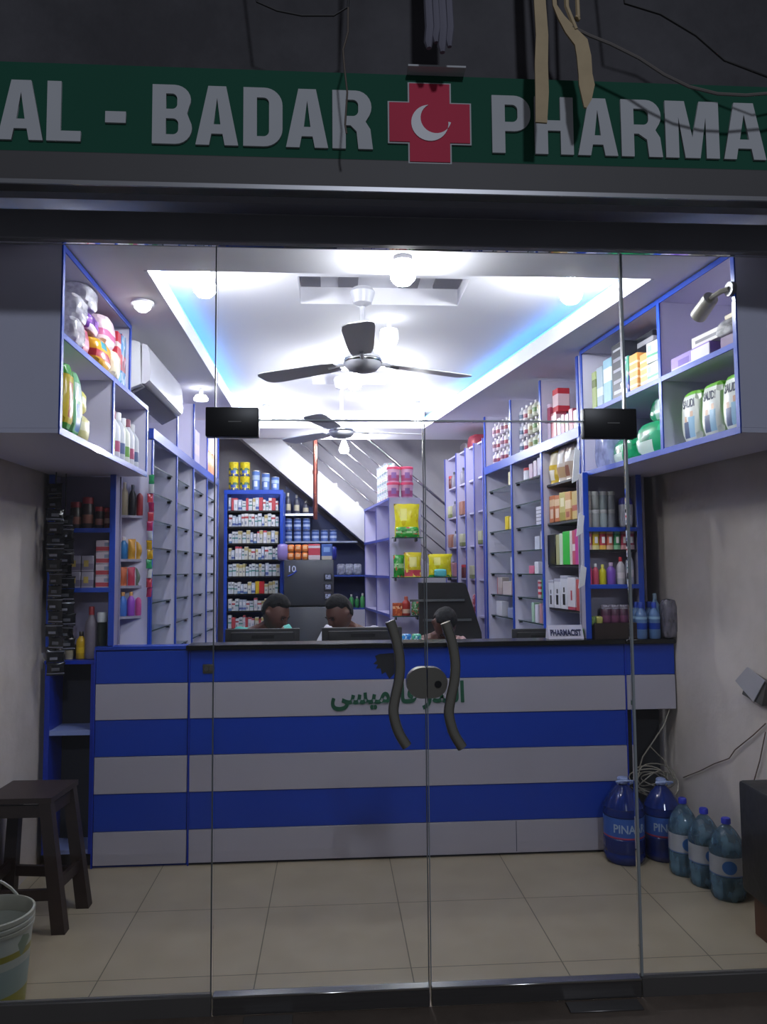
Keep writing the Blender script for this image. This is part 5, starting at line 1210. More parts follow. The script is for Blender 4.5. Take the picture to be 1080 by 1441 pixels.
wpart(ct, 'torn_black_patch', MB().prism([(p.x-.045, p.z+.045), (p.x-.02, p.z+.055), (p.x+.06, p.z+.06), (p.x+.075, p.z-.03), (p.x+.03, p.z-.075), (p.x+.01, p.z-.04), (p.x-.01, p.z-.05), (p.x-.015, p.z-.02), (p.x-.04, p.z-.02), (p.x-.03, p.z), (p.x-.055, p.z+.005), (p.x-.035, p.z+.02)], 'y', YC-.0045, YC-.002), mat('patch_black', '0c0e14', .8))
p = at(294, 941, YC)
sw = thing('wall_switch', 'small metal lock plate on the counter front behind the left door edge', 'switch', (p.x, YC-.003, p.z))
lmb(sw, 'plate', MB().box(-.03, .03, -.004, 0, -.024, .024, .003), mat('switch_metal', '5c5a52', .4, .6))
lmb(sw, 'knob', MB().cyl((-.012, -.012, 0), (-.012, -.003, 0), .011), STEEL); lmb(sw, 'knob', MB().cyl((.014, -.012, 0), (.014, -.003, 0), .011), STEEL)
lu = thing('counter_unit', 'short blue and white striped counter section at the left without black top', 'counter', (-.98, 4.2, 0))
stripes(lu, -1.212, -.748, 0, 6)
wpart(lu, 'carcass', MB().box(-1.214, -.746, YC+.0125, 4.24, 0, 1.09), BLUEC)
wpart(lu, 'top_panel', MB().box(-1.22, -.758, YC-.006, 4.245, 1.0905, 1.107), BLUEC)
wpart(lu, 'edge_strip', MB().box(-1.222, -1.2145, YC-.008, 4.24, 0, 1.09), BLUED)
fl = thing('counter_flap', 'overhanging right end of the counter with open dark space below', 'counter', (1.7, 4.28, 0))
stripes(fl, 1.571, 1.838, 4, 6)
wpart(fl, 'shelf_box', MB().box(1.571, 1.838, YC+.0125, 4.295, .735, 1.083), mat('carcass_dark', '0c1430'))
wpart(fl, 'worktop', MB().box(1.569, 1.842, YC-.025, 4.30, 1.0835, 1.109, .003), BLACKW)
wpart(fl, 'shade_sheet', MB().box(1.571, 1.80, 4.285, 4.297, 0, .734), mat('flap_shade', '1c1c20', .8))  # dark sheet painted for the shade in the open space below the flap

# ---- desk with monitors behind the counter
dk = thing('desk', 'plain work desk hidden behind the counter', 'desk', (.3, 5.0, 0))
wpart(dk, 'desk_top', MB().box(-.75, 1.12, 4.66, 5.22, .72, .745), mat('desk_grey', '6c6870', .5))
for x_ in (-.7, .2, 1.07): wpart(dk, 'leg', MB().box(x_-.03, x_+.03, 4.7, 5.18, 0, .7195), mat('desk_grey', '6c6870'))
def monitor(px0, px1, pyt, y, label, wp=1.):
    a_, b_ = at(px0, pyt, y), at(px1, pyt, y); xc = (a_.x+b_.x)/2; w = b_.x-a_.x; zt = (a_.z+b_.z)/2
    t = thing('computer_monitor', label, 'monitor', (xc, y, .7455))
    h = .30
    wpart(t, 'screen_housing', MB().box(xc-w/2, xc+w/2, y, y+.035, zt-h, zt, .005, 2), mat('monitor_rim', '141416', .7))
    wpart(t, 'back_cover', MB().box(xc-w*.42, xc+w*.42, y-.025, y-.0005, zt-h+.03, zt-.018, .008, 2), mat('monitor_back', '0c0c0e', .75))
    wpart(t, 'vent_slot', MB().box(xc-w*.14, xc+w*.16, y-.027, y-.0245, zt-.055, zt-.035), mat('slot_black', '040405', .8))
    wpart(t, 'screen', MB().box(xc-w/2+.012, xc+w/2-.012, y+.0352, y+.037, zt-h+.014, zt-.014), emit('screen_glow', (.5, .6, .8), .6))
    wpart(t, 'stand', MB().box(xc-.03, xc+.03, y-.02, y+.02, .757, zt-h-.001), BLACKP)
    wpart(t, 'base', MB().box(xc-.12, xc+.12, y-.09, y+.09, .746, .756, .003), BLACKP)
monitor(317, 422, 885, 4.76, 'black computer monitor seen from behind, left one behind the counter')
monitor(453, 566, 883, 4.76, 'black computer monitor seen from behind, middle one before the man in white')
monitor(722, 788, 885, 4.76, 'black computer monitor seen from behind at the right behind the counter sign')
a_ = at(560, 900, 5.13); b_ = at(592, 900, 5.13)
pr = thing('printer', 'pale low printer behind the counter under the bright packets', 'printer', ((a_.x+b_.x)/2, 5.1, .7455))
lmb(pr, 'housing', MB().box(-.11, .11, -.07, .11, 0, .255, .01, 2), mat('printer_grey', '8c8c98', .4)); lmb(pr, 'paper_tray', MB().box(-.09, .09, -.10, -.0705, .04, .06), BLACKP)
for o in bpy.data.objects:
    if o.name.startswith('food_pack') and o.location.z == 1.02 or (o.get('label') or '').endswith('behind the left door handle'):
        o.location = (o.location.x, 5.12, 1.0015)

# ---- things standing on the counter
sg = thing('desk_sign', 'white name plate reading PHARMACIST on the counter top', 'sign', (at(795, 900, 4.24).x, 4.24, 1.1095))
lmb(sg, 'plate', MB().prism([(-.035, 0), (.03, 0), (.012, .068), (-.002, .072)], 'x', -.097, .097), mat('sign_plate', 'c4c0d0', .35))
R_ = Matrix.Translation((-.085, -.0305, .016)) @ Matrix.Rotation(-math.atan2(.033, .072), 4, 'X')
text_on('PHARMACIST', 'lettering', flat('181c48'), .17, .036, .003, R_, sg, off=.025)
x_ = lambda px, y=4.3: at(px, 890, y).x
ZT_ = 1.1095
tr = thing('display_tray', 'dark brown tray box on the counter right of the name plate', 'tray', ((x_(826)+x_(884))/2, 4.215, ZT_))
wtr = (x_(884)-x_(826))/2
for bx in ((-wtr, wtr, -.06, -.05), (-wtr, wtr, .05, .06), (-wtr, -wtr+.01, -.0495, .0495), (wtr-.01, wtr, -.0495, .0495)): lmb(tr, 'wall', MB().box(*bx, .0105, .085), mat('tray_brown', '20120e', .5))
lmb(tr, 'bottom', MB().box(-wtr, wtr, -.06, .06, 0, .01), mat('tray_brown', '20120e'))
lmb(tr, 'filling', MB().box(-wtr+.012, wtr-.012, -.049, .049, .0105, .07), mat('tray_fill', '2c1c14', .7))
rnd = random.Random(8)
for i, (px, c, w_) in enumerate(((803, 'c8b898', .06), (814, 'b07080', .05), (823, '50883c', .05), (834, '607840', .05), (842, 'a8a458', .045))):
    put('candy_packet', 'packet', 'puffy', (w_, .05, .05 if i > 1 else .045), [flat(c)], (x_(px, 4.21), 4.21+(.065 if i < 3 else 0), ZT_+(.0705 if i > 2 else 0.)), .3*i, '%s candy packet %s' % (['cream', 'rosy', 'green', 'dull green', 'yellow-green'][i], 'lying in the brown tray' if i > 2 else 'on the counter left of the brown tray'), seed=i)
for i in range(3):
    put('sweets_jar', 'jar', 'jar', (.06, .06, .11), [pack('jar_plum', '48283c', [(.2, .6, '6c3c58')]), clear_plastic('lid_clear', 'b0a8b8', .5)], (x_(854+i*12, 4.22), 4.22, ZT_+.0705), 0, '%s plum coloured jar standing in the brown tray' % ['left', 'middle', 'right'][i], 'plum jars in the tray')
WB = clear_plastic('bottle_blue', '4878c0', .55); WBL = flat('2040a8')
for i in range(4):
    k = i >= 2
    put('water_bottle', 'bottle', 'bottle', (.062, .062, .195), [pack('wb_body', '54719c', [(.3, .5, '1c3c98'), (.62, .7, '8caccc')], rough=.12), WBL], (x_([892, 910, 892, 910][i], 4.28)+.0, 4.165 if not k else 4.235, ZT_), 0, '%s small water bottle, %s row, on the right counter end' % (['left', 'right'][i % 2], ['front', 'rear'][k]), 'small water bottles on the counter')
put('water_bottle', 'bottle', 'bottle', (.05, .05, .2), [pack('wb_body2', '7c9cc0', [(.1, .4, '4068b0')], rough=.12), flat('a8c0dc')], (x_(926, 4.20), 4.225, ZT_+.04), 0, 'slim pale water bottle right of the small ones on the counter end')
put('display_block', 'block', 'carton', (.05, .05, .039), [flat('303848')], (x_(926, 4.20), 4.225, ZT_), 0, 'low dark block under the slim pale water bottle')
put('wrapped_pack', 'packet', 'puffy', (x_(946)-x_(926), .08, .21), [clear_plastic('film_dark', '706c78', .7)], (x_(939, 4.19), 4.16, ZT_), 0, 'grey shrink-wrapped pack at the far right end of the counter', seed=2)

# ---- office chair behind the third person
ch = thing('office_chair', 'black high-backed office chair with two pale bands', 'chair', (at(625, 850, 5.75).x, 5.6, 0))
cx_ = ch.location.x
a_, b_ = at(590, 820, 5.8), at(655, 820, 5.8); c_, d_ = at(592, 890, 5.8), at(678, 890, 5.8)
wpart(ch, 'backrest', MB().prism([(c_.x, c_.z-.3), (d_.x+.02, d_.z-.3), (d_.x, d_.z), (b_.x+.005, b_.z-.01), (b_.x-.02, b_.z), (a_.x, a_.z), ], 'y', 5.80, 5.87), mat('chair_black', '09090b', .7))
for py, p0, p1 in ((845, 577, 654), (873, 596, 664)):
    q = at(600, py, 5.79); wpart(ch, 'pale_band', MB().box(at(p0, py, 5.79).x, at(p1, py, 5.79).x, 5.785, 5.799, q.z-.008, q.z+.008), mat('band_grey', '4c5050', .5))
wpart(ch, 'seat', MB().box(cx_-.24, cx_+.24, 5.32, 5.84, .42, .50, .03, 3), MATS['chair_black'])
wpart(ch, 'gas_column', MB().cyl((cx_, 5.6, .08), (cx_, 5.6, .4195), .03), CHROME)
for k in range(5):
    an = k*2*PI/5; wpart(ch, 'leg', MB().cyl((cx_, 5.6, .10), (cx_+.28*math.cos(an), 5.6+.28*math.sin(an), .06), .022, .016).ball((cx_+.28*math.cos(an), 5.6+.28*math.sin(an), .028), .028), BLACKP)

# ================================================================== people
SKIN = mat('skin_brown', '4e2e22', .55, var=.05, scale=10); HAIR = mat('hair_black', '080708', .95, var=.4, scale=60, bump=.5); TROU = mat('trouser_dark', '22242c', .8)
def skin_mesh(pts, edges, rad, sub=1):
    me = bpy.data.meshes.new('body'); me.from_pydata([tuple(p) for p in pts], edges, [])
    o = bpy.data.objects.new('body', me); COL.objects.link(o)
    sk = o.modifiers.new('s', 'SKIN'); 
    for i, r in enumerate(rad):
        v = me.skin_vertices[0].data[i]; v.radius = r if isinstance(r, tuple) else (r, r)
    me.skin_vertices[0].data[0].use_root = True
    if sub:
        s = o.modifiers.new('u', 'SUBSURF'); s.levels = sub
    m = bpy.data.meshes.new_from_object(o.evaluated_get(bpy.context.evaluated_depsgraph_get()))
    bpy.data.objects.remove(o); bpy.data.meshes.remove(me); return m
def head_verts(hair=False):
    bm = bmesh.new(); bmesh.ops.create_icosphere(bm, subdivisions=5 if not hair else 4, radius=1)
    G = lambda v, c, s: math.exp(-((v-Vector(c)).length/s)**2)
    for vt in bm.verts:
        v = vt.co.copy()                                   # face looks along -y
        x, y, z = v
        r = Vector((x*.074, y*.094, z*.112))
        if z < 0:                                          # jaw narrows
            k = 1-.30*(-z)**1.4; r.x *= k; r.y *= (1-.12*(-z))
        if y < 0 and z < -.1: r.y -= .004*(-z)
        if not hair:
            r += Vector((0, -.026, -.004))*G(v, (0, -.97, -.16), .14)       # nose tip
            r += Vector((0, -.012, 0))*G(v, (0, -.98, .05), .13)
            r += Vector((0, -.007, 0))*(G(v, (.33, -.9, .22), .2)+G(v, (-.33, -.9, .22), .2)+G(v, (0, -.95, .25), .2))
            r -= Vector((0, -.011, 0))*(G(v, (.34, -.92, .06), .17)+G(v, (-.34, -.92, .06), .17))
            r += Vector((0, -.006, 0))*(G(v, (.42, -.8, -.2), .2)+G(v, (-.42, -.8, -.2), .2))
            r += Vector((0, -.009, 0))*(G(v, (0, -.9, -.42), .14)+G(v, (0, -.86, -.54), .13))
            r -= Vector((0, -.006, 0))*G(v, (0, -.88, -.475), .05)
            r += Vector((0, -.010, -.004))*G(v, (0, -.7, -.78), .25)
            for s in (-1, 1):
                r += Vector((s*.016, .004, 0))*G(v, (s*.98, .12, -.02), .16)
                r += Vector((s*.004, .006, .006))*G(v, (s*.98, .16, .08), .12)
        else:
            face = (y < -.25+.35*max(0, z)) and z < .62+.2*y*0
            ff = max(0., min(1., (-y-.05-.55*max(0, z-.35))/.25))*max(0., min(1., (.66-z)/.12))
            side = max(0., min(1., (-.30-z)/.15))*max(0., min(1., (.75-y)/.3))
            low = max(0., min(1., (-.55-z)/.2))
            ear = max(0., min(1., (.5-abs(z+.02))/.2))*max(0., min(1., (abs(x)-.85)/.1))*(1 if y < .35 else 0)
            k = max(ff, side, low, ear*.9)
            nn = noise.noise(v*5)*.004+noise.noise(v*14)*.002
            r *= 1+(1-k)*(.115+nn*9)-k*.16
            if z > .5: r.z += .006
        vt.co = r
    return bm
def person(head, face, nod, shirt, label, turn=.0):
    """seated person: HEAD is the head centre, FACE the heading the face looks (radians, 0 = towards -y), seat 0.46 m high"""
    t = thing('person', label, 'person', (head[0], head[1], 0), face)
    hx = Vector((0, 0, head[2]))
    pel = Vector((0, .26, .54)); ch_ = Vector((0, .20, head[2]-.25)); nk = Vector((0, .11, head[2]-.10)); sp_ = (pel+ch_)/2+Vector((0, .03, 0))
    P = [pel, sp_, ch_, nk, Vector((0, .03, head[2]-.045))]; E = [(0, 1), (1, 2), (2, 3), (3, 4)]; Rr = [(.15, .12), (.13, .10), (.15, .10), (.06, .06), (.05, .055)]
    def add(i, pts, rs):
        for p, r in zip(pts, rs): P.append(Vector(p)); E.append((i, len(P)-1)); Rr.append(r); i = len(P)-1
        return i
    hands = []
    for s in (-1, 1):
        sh = Vector((s*.165, .20, head[2]-.165)); el = Vector((s*.185, .02, .80)); wr_ = Vector((s*.13, -.22, .81))
        j = add(2, [sh, (sh+el)/2, el, (el+wr_)/2, wr_, wr_+Vector((-s*.02, -.045, -.002)), wr_+Vector((-s*.025, -.085, -.006))], [.062, .052, .042, .038, .027, (.036, .02), (.036, .018)])
        palm = P[j]
        for f, (ox, L) in enumerate(((-.030, .062), (-.010, .072), (.010, .066), (.029, .052))):
            b = palm+Vector((ox, -.010, 0))
            add(j, [b, b+Vector((0, -L*.45, .004)), b+Vector((0, -L*.8, -.010)), b+Vector((0, -L, -.024))], [.0105, .010, .009, .008])
        add(j-1, [P[j-1]+Vector((-s*.035, -.012, -.004)), P[j-1]+Vector((-s*.055, -.035, -.012)), P[j-1]+Vector((-s*.058, -.058, -.02))], [.013, .011, .009])
        add(0, [pel+Vector((s*.10, -.05, -.01)), Vector((s*.12, .0, .51)), Vector((s*.12, -.20, .50)), Vector((s*.12, -.20, .29)), Vector((s*.12, -.18, .09)), Vector((s*.12, -.25, .05)), Vector((s*.12, -.31, .04))], [.095, .085, .062, .056, .042, .042, .035])
    me = skin_mesh(P, E, Rr, 1)
    bm = bmesh.new(); bm.from_mesh(me)
    hb = head_verts(); hm = bpy.data.meshes.new('h'); 
    RH = Matrix.Translation(hx) @ Matrix.Rotation(turn, 4, 'Z') @ Matrix.Rotation(nod, 4, 'X')
    bmesh.ops.transform(hb, matrix=RH, verts=hb.verts); hb.to_mesh(hm); hb.free(); bm.from_mesh(hm)
    bm.to_mesh(me); bm.free()
    o = bpy.data.objects.new('body', me); COL.objects.link(o)
    rm = o.modifiers.new('r', 'REMESH'); rm.mode = 'VOXEL'; rm.voxel_size = .0065
    m2 = bpy.data.meshes.new_from_object(o.evaluated_get(bpy.context.evaluated_depsgraph_get()))
    bpy.data.objects.remove(o); m2.materials.clear(); m2.materials.append(SKIN); m2.shade_smooth()
    o = bpy.data.objects.new('body', m2); COL.objects.link(o); o.parent = t
    h = head_verts(True); bmesh.ops.transform(h, matrix=RH @ Matrix.Translation((0, .004, .008)), verts=h.verts)
    mh = MB(); mh.bm.free(); mh.bm = h; mh.obj('hair', HAIR, t)
    for s in (-1, 1):
        q = RH @ Vector((s*.027, -.0845, .006)); MB().ball(q, .011, .009, .0075, 2).obj('eye', mat('eye_dark', '1c1410', .2), t)
        e = MB().tube([RH @ Vector((s*.012, -.097, .022)), RH @ Vector((s*.03, -.0945, .027)), RH @ Vector((s*.046, -.082, .021))], .0035, 6).obj('eyebrow', HAIR, t)
    # shirt and trousers follow the body a little outside it
    def grow(ids, E2, extra, nm, m):
        idx = {i: k for k, i in enumerate(ids)}
        rr = [((Rr[i][0]+extra, Rr[i][1]+extra) if isinstance(Rr[i], tuple) else Rr[i]+extra) for i in ids]
        mm = skin_mesh([P[i] for i in ids], [(idx[a], idx[b]) for a, b in E2 if a in idx and b in idx], rr, 2)
        mm.materials.append(m); mm.shade_smooth(); oo = bpy.data.objects.new(nm, mm); COL.objects.link(oo); oo.parent = t
    first = {}; n0 = 5; per = 7+16+3+7
    sl = [0, 1, 2]; tl = [0]
    for k in range(2):
        b = n0+k*per; sl += [b, b+1, b+2]; tl += list(range(b+26, b+31))
    P[3] = P[3]; sl.append(3); Rs = Rr[3]; Rr[3] = (.062, .062)
    keep = P[3]; P[3] = (ch_+nk)/2+Vector((0, 0, .02)); grow(sl, E, .034, 'shirt', shirt); P[3] = keep; Rr[3] = Rs
    grow(tl, E, .014, 'trousers', TROU)
    return t
p1 = at(388, 863, 5.30)
person((p1.x, 5.30, p1.z+.0), math.radians(28), .5, mat('shirt_teal', '58b0a4', .8), 'man in a teal shirt bowing his head to the right behind the left monitor', .5)
p2_ = at(477, 864, 5.30)
person((p2_.x+.005, 5.33, p2_.z), math.radians(-24), .5, mat('shirt_white', 'c0bcc4', .8), 'man in a white shirt bowing his head to the left behind the middle monitor', -.5)
p3_ = at(626, 876, 5.25)
person((p3_.x, 5.25, p3_.z-.01), math.radians(8), 1.1, mat('shirt_pink', 'b89490', .8), 'dark-haired person in a pale pink top bent forward before the black office chair')
for x_0, y_0, f_, lab in ((p1.x, 5.30, math.radians(28), 'left stool under the man in teal'), (p2_.x, 5.33, math.radians(-24), 'low stool under the man in white')):
    sx_, sy_ = x_0-.27*math.sin(f_), y_0+.27*math.cos(f_)
    t = thing('office_stool', 'black round '+lab, 'stool', (sx_, sy_, 0))
    lmb(t, 'seat', MB().lathe([(0, .37), (.15, .37), (.16, .385), (.15, .40), (0, .405)], 20), BLACKP); lmb(t, 'pedestal', MB().cyl((0, 0, .03), (0, 0, .369), .03), CHROME); lmb(t, 'base', MB().lathe([(0, 0), (.17, 0), (.17, .015), (.04, .03), (0, .03)], 20), BLACKP)

# ================================================================== on the customers' floor
# stool
WD = mat('dark_wood', '281c1a', .45, var=.35, scale=5, stretch=(1, 1, 8))
st_ = thing('wooden_stool', 'dark wooden stool standing by the left wall in front of the open base cabinet', 'stool', (-1.32, 3.60, 0))
tops = [(-1.47, 3.46), (-1.185, 3.455), (-1.165, 3.745), (-1.46, 3.755)]
wpart(st_, 'seat', MB().prism(tops, 'z', .522, .545), WD)
feet = [(-1.468, 3.44), (-1.135, 3.45), (-1.115, 3.70), (-1.468, 3.76)]
for (tx, ty), (bx_, by_) in zip(tops, feet):
    tx += .03*(1 if tx < -1.3 else -1); ty += .03*(1 if ty < 3.6 else -1)
    mb = MB(); s_ = .024
    A4 = [mb.bm.verts.new((tx+a*s_, ty+b*s_, .521)) for a, b in ((-1, -1), (1, -1), (1, 1), (-1, 1))]; B4 = [mb.bm.verts.new((bx_+a*s_*1.15, by_+b*s_*1.15, 0)) for a, b in ((-1, -1), (1, -1), (1, 1), (-1, 1))]
    mb.bm.faces.new(A4); mb.bm.faces.new(B4[::-1])
    for i in range(4): mb.bm.faces.new([A4[i], A4[(i+1) % 4], B4[(i+1) % 4], B4[i]])
    wpart(st_, 'leg', mb, WD)
def lerp_leg(i, z):
    (tx, ty), (bx_, by_) = tops[i], feet[i]; tx += .03*(1 if tx < -1.3 else -1); ty += .03*(1 if ty < 3.6 else -1)
    k = z/.521; return Vector((bx_+(tx-bx_)*k, by_+(ty-by_)*k, z))
for i, j in ((0, 1), (1, 2), (2, 3), (3, 0)):
    for z, hh in ((.15, .045), (.485, .05)):
        p0, p1 = lerp_leg(i, z+(.03 if i % 2 and z < .3 else 0)), lerp_leg(j, z+(.03 if i % 2 and z < .3 else 0))
        an = math.atan2(p1.y-p0.y, p1.x-p0.x); wpart(st_, 'stretcher' if z < .3 else 'apron', MB().obox((p0+p1)/2, an, (p1-p0).length-.03, .02, hh), WD)
# bucket
BKM = pack('bucket_print', 'a8ada4', [(.0, .30, '8c8a30'), (.30, .62, '8a9c98'), (.80, .90, 'a04c20'), (.72, .80, '8a8438')], [(.5, .8, .02, .12, '9c4028')], busy=.05, cols=['70806c', '8c6030'])
bk = thing('paint_bucket', 'used white plastic paint bucket with torn colourful print in the left corner', 'bucket', (-1.187, 2.872, 0))
rb = .148; bk.scale = (1, 1, 1.1)
lmb(bk, 'shell', MB().lathe([(0, 0), (rb*.80, 0), (rb*.82, .01), (rb*.955, .25), (rb*.925, .25), (rb*.80, .012), (0, .012)], 32), BKM)
BW = mat('bucket_white', '9c9c90', .4)
lmb(bk, 'rim', MB().lathe([(rb*.93, .251), (rb*.985, .251), (rb*.99, .262), (rb*.965, .264), (rb*.995, .268), (rb*.995, .278), (rb*.97, .281), (rb*1.0, .285), (rb*1.0, .298), (rb*.95, .30), (rb*.93, .296), (rb*.93, .251)], 32), BW)
lmb(bk, 'contents', MB().lathe([(0, .20), (rb*.9, .20), (rb*.9, .205), (0, .205)], 24), mat('bucket_dirt', '5a4c3c', .9))
hp = [(-.148*math.cos(a), .02+.09*math.sin(a), .275+.10*math.sin(a)) for a in [PI*k/14 for k in range(15)]]
lmb(bk, 'handle', MB().tube([(x*.5-y_*.86, x*.86+y_*.5, z) for x, y_, z in hp], .005, 6), BW)

# water bottles
def big_bottle(px, py, r, h, deep, label, group, txt=None, rz=0.):
    d = ray(px, py); k = -EYE/d.z; x0, y0 = d.x*k, d.y*k
    y0 += r*.8
    if deep and x0-r < 1.58: y0 = YC-.012-r
    if x0+r > wr(y0)-.006: x0 = wr(y0)-.006-r
    t = thing('water_bottle', label, 'bottle', (x0, y0, 0), 0, group)
    t['label'] = label
    BM_ = pack('big_bottle_deep', '0e2468', rough=.1) if deep else clear_plastic('big_bottle_clear', '6c90a8', .4)
    pr_ = [(0, 0), (r*.85, 0), (r*.97, .015), (r, .04), (r*.95, .055), (r, .07), (r, h*.30), (r*.965, h*.31), (r*.965, h*.56), (r, h*.57), (r, h*.60), (r*.95, h*.64), (r*.97, h*.66), (r*.85, h*.72), (r*.80, h*.745), (r*.62, h*.81), (r*.58, h*.825), (r*.33, h*.89), (r*.20, h*.915), (r*.19, h*.95), (0, h*.95)]
    lmb(t, 'body', MB().lathe(pr_, 28), BM_)
    if not deep: lmb(t, 'water', MB().lathe([(0, .005), (r*.9, .01), (r*.92, h*.29), (0, h*.29)], 24), mat('water_blue', '2c4858', .1))
    cap = lmb(t, 'cap', MB().lathe([(0, h*.93), (r*.27, h*.93), (r*.27, h*.985), (r*.22, h), (0, h)], 18), flat('8c9cc8') if deep else flat('2430b0'))
    if deep: lmb(t, 'carry_handle', MB().tube([(-r*.3, -.02, h*.93), (-r*.45, -.04, h*.97), (0, -.06, h*.99), (r*.45, -.04, h*.97), (r*.3, -.02, h*.93)], .006, 6), flat('8c9cc8'))
    lb = lmb(t, 'label', MB().lathe([(r*.97, h*.315), (r*.985, h*.315), (r*.985, h*.555), (r*.97, h*.555)], 28), pack('label_deep', '2c58a8', [(.0, .08, 'a03858')]) if deep else pack('label_light', 'a8acb4', [(.0, .06, '5070a0')]))
    if deep:
        me = text_mesh('PINAAR', .015); x0_, x1_ = xr(me); ys = [v.co.y for v in me.vertices]
        for v in me.vertices:
            a = -PI/2+((v.co.x-x0_)/(x1_-x0_)-.5)*1.7; rr = r*.987+.0015*(v.co.z > 0)
            v.co = Vector((rr*math.cos(a), rr*math.sin(a), h*.39+(v.co.y-min(ys))/(max(ys)-min(ys))*h*.11 if False else h*.39+(v.co.y-ys[0])*0+((v.co.y)/.73)*h*.10))
        me.materials.clear(); me.materials.append(flat('9cb0cc')); o = bpy.data.objects.new('lettering', me); COL.objects.link(o); o.parent = t
    else:
        mb = MB(); n = 18; R2 = r*.992; vs = []
        for q in (1., .75, .5, .25, .001):
            ring = []
            for k in range(n):
                a = 2*PI*k/n; aa = -PI/2+rz+.42*q*math.cos(a); ring.append(mb.bm.verts.new((R2*math.cos(aa), R2*math.sin(aa), h*.435+h*.085*q*math.sin(a))))
            vs.append(ring)
        for A6, B6 in zip(vs, vs[1:]):
            for k in range(n): mb.bm.faces.new([A6[k], A6[(k+1) % n], B6[(k+1) % n], B6[k]])
        lmb(t, 'blue_emblem', mb, flat('2c64a8'))
    return t
big_bottle(884, 1214, .104, .415, True, 'huge deep blue water bottle leaning nearest the counter corner, left of the row', None)
big_bottle(943, 1214, .095, .40, True, 'huge deep blue water bottle second in the row under the cables', None)
big_bottle(972, 1235, .073, .36, False, 'clear water bottle third in the row, partly hidden', None, rz=-.1)
big_bottle(1003, 1251, .075, .35, False, 'clear water bottle fourth in the row with round blue emblem', None, rz=0)
big_bottle(1036, 1270, .078, .35, False, 'clear water bottle fifth and nearest in the row beside the black box', None, rz=-.35)
# cable coil
rnd = random.Random(2); mb = MB()
cc = at(922, 1098, 4.12)
for k in range(7):
    R0 = rnd.uniform(.06, .11); pts = []
    ox, oz = rnd.uniform(-.03, .03), rnd.uniform(-.02, .03)
    for i in range(25):
        a = 2*PI*i/24+k; pts.append((cc.x-.02+ox+R0*1.0*math.cos(a)+.008*math.sin(3*a+k), cc.y+.03*math.sin(a*2+k)+.01*k-.03, cc.z+oz+R0*.62*math.sin(a)))
    mb.tube(pts, .0032, 5)
c1 = at(942, 1012, 4.17); c2 = at(900, 1082, 4.12)
mb.tube([c2, at(905, 1065, 4.1), at(922, 1040, 4.1), at(935, 1020, 4.12), (c1.x, 4.16, .73)], .0035, 5)
mb.tube([at(915, 1050, 4.13), at(935, 1070, 4.12), at(950, 1098, 4.1)], .003, 5)
sety(mb.obj('cable_coil', mat('cable_pale', '8a8478', .5)), None, 'tangled pale cables coiled above the deep blue water bottles', 'cable')
# paper-covered socket on the right wall and its cords
thw = math.atan2(1, -.1)
yw = 3.50; xw = wr(yw)
d = ray(1064, 962); k = 2.26/(d.x+.1*d.y); wp_ = Vector((d.x*k, d.y*k, EYE+d.z*k))
sk = thing('wall_socket', 'white wall socket box with tilted paper cover at the right edge', 'socket', wp_, math.atan2(-1, .1))
# local x towards the door, local y into the wall
lmb(sk, 'junction_box', MB().prism([(-.06, -.055), (.08, -.085), (.12, .02), (-.0, .05)], 'y', -.03, -.001), mat('socket_grey', '4c4a46', .5))
lmb(sk, 'paper_cover', MB().prism([(-.10, .0), (-.005, .075), (.115, .03), (.03, -.075)], 'y', -.036, -.031), mat('paper_white', 'a09ea4', .7))
t = wp_
def onw(px, py, off=.008):
    d = ray(px, py); k = (2.26-off)/(d.x+.1*d.y); return Vector((d.x*k, d.y*k, EYE+d.z*k))
sety(MB().tube([onw(1078, 1018), onw(1060, 1035), onw(1035, 1055), onw(1027, 1067), onw(1005, 1075), onw(985, 1085), onw(962, 1094)], .0028, 5).obj('cable', mat('cable_brown', '5c4a40', .6)), None, 'thin brown cord running down left from the wall socket', 'cable')
sety(MB().tube([onw(1078, 1030), onw(1070, 1070), onw(1060, 1105), onw(1058, 1125)], .0028, 5).obj('cable', MATS['cable_brown']), None, 'thin cord dropping straight from the wall socket behind the black box', 'cable')
sety(MB().tube([onw(872, 590, .01) if False else Vector((wr(2.72)-.01, 2.72, 2.6)), Vector((wr(2.74)-.008, 2.76, 2.42)), Vector((wr(2.78)-.006, 2.80, 2.30)), Vector((wr(2.8)-.006, 2.84, 2.27))], .003, 5).obj('cable', BLACKP), None, 'thin black cable curving beside the near end of the right cabinet', 'cable')
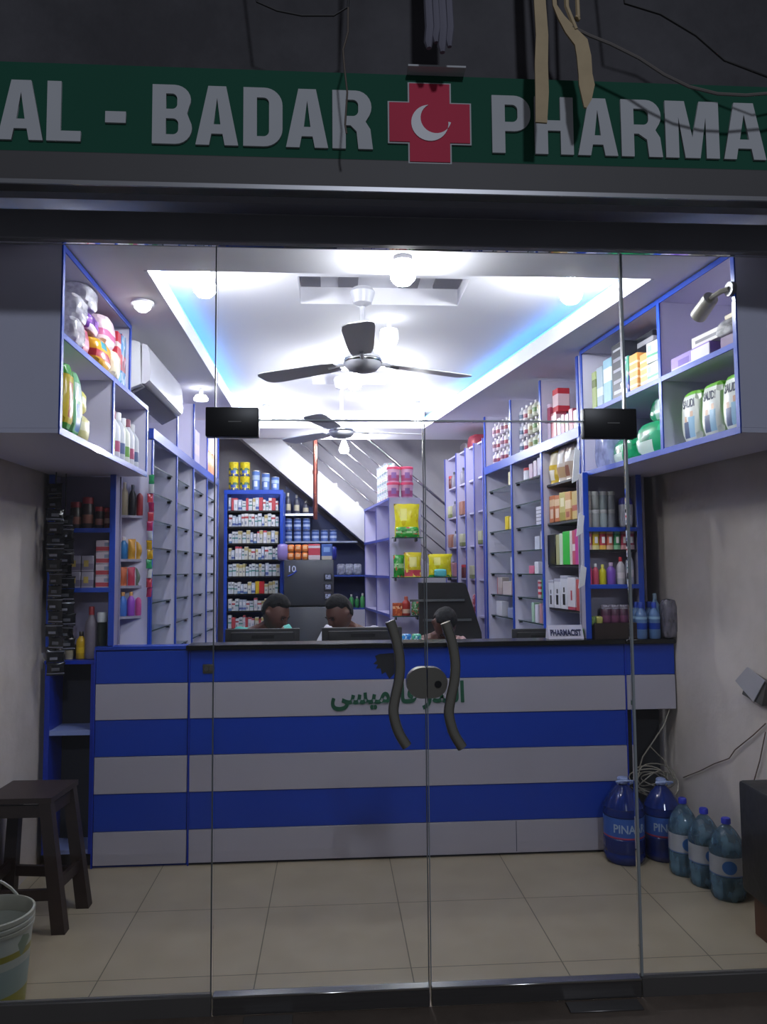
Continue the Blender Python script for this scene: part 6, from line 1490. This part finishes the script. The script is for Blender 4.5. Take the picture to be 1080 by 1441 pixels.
# black chest at the right edge
q0 = at(1060, 1108, 3.12); bxx = q0.x
bb = thing('black_chest', 'black plastic-covered box on a wooden base cut off by the right picture edge', 'box', (bxx+.08, 3.12, 0))
xr0 = wr(3.2)-.006
wpart(bb, 'wooden_base', MB().box(bxx+.03, xr0, 2.95, 3.20, 0, .16), mat('brown_wood', '50301c', .5, var=.3))
bm_x = MB(); bm_x.box(bxx, xr0, 2.93, 3.24, .1605, q0.z, .015, 2)
wpart(bb, 'black_cover', bm_x, mat('cover_black', '0c0c0e', .5, bump=.6, scale=9))

# ================================================================== light, sky, camera
w = bpy.data.worlds.new('night'); SC.world = w; w.use_nodes = True
bg = w.node_tree.nodes['Background']; bg.inputs[0].default_value = (.80, .84, 1.0, 1); bg.inputs[1].default_value = .075
# a street lamp's light falling on the front from behind the viewer
def area(name, loc, target, size, power, col):
    l = bpy.data.lights.new(name, 'AREA'); l.shape = 'DISK'; l.size = size; l.energy = power; l.color = col
    o = bpy.data.objects.new(name, l); COL.objects.link(o); o.location = loc
    o.rotation_euler = (Vector(target)-Vector(loc)).to_track_quat('-Z', 'Y').to_euler(); return o
area('street_lamp_light', (1.2, -6.0, 6.7), (.7, 2.6, 2.9), .6, 190, (.80, .86, 1.0))
cam_ = bpy.data.cameras.new('camera'); co = bpy.data.objects.new('camera', cam_); COL.objects.link(co)
cam_.sensor_fit = 'HORIZONTAL'; cam_.sensor_width = 36; cam_.lens = 36*F/1080; cam_.clip_start = .02
M = Matrix(((_X.x, _X.y, -_X.z, 0), (_Y.x, _Y.y, -_Y.z, 0), (_Z.x, _Z.y, -_Z.z, EYE), (0, 0, 0, 1)))
co.matrix_world = M
SC.camera = co
vs = SC.view_settings; vs.view_transform = 'Standard'; vs.look = 'None'; vs.gamma = 1; vs.use_curve_mapping = False; vs.exposure = 0.12
SC.cycles.use_denoising = True
SC.cycles.max_bounces = 8; SC.cycles.transparent_max_bounces = 16; SC.cycles.sample_clamp_indirect = 4; SC.cycles.caustics_reflective = False; SC.cycles.caustics_refractive = False
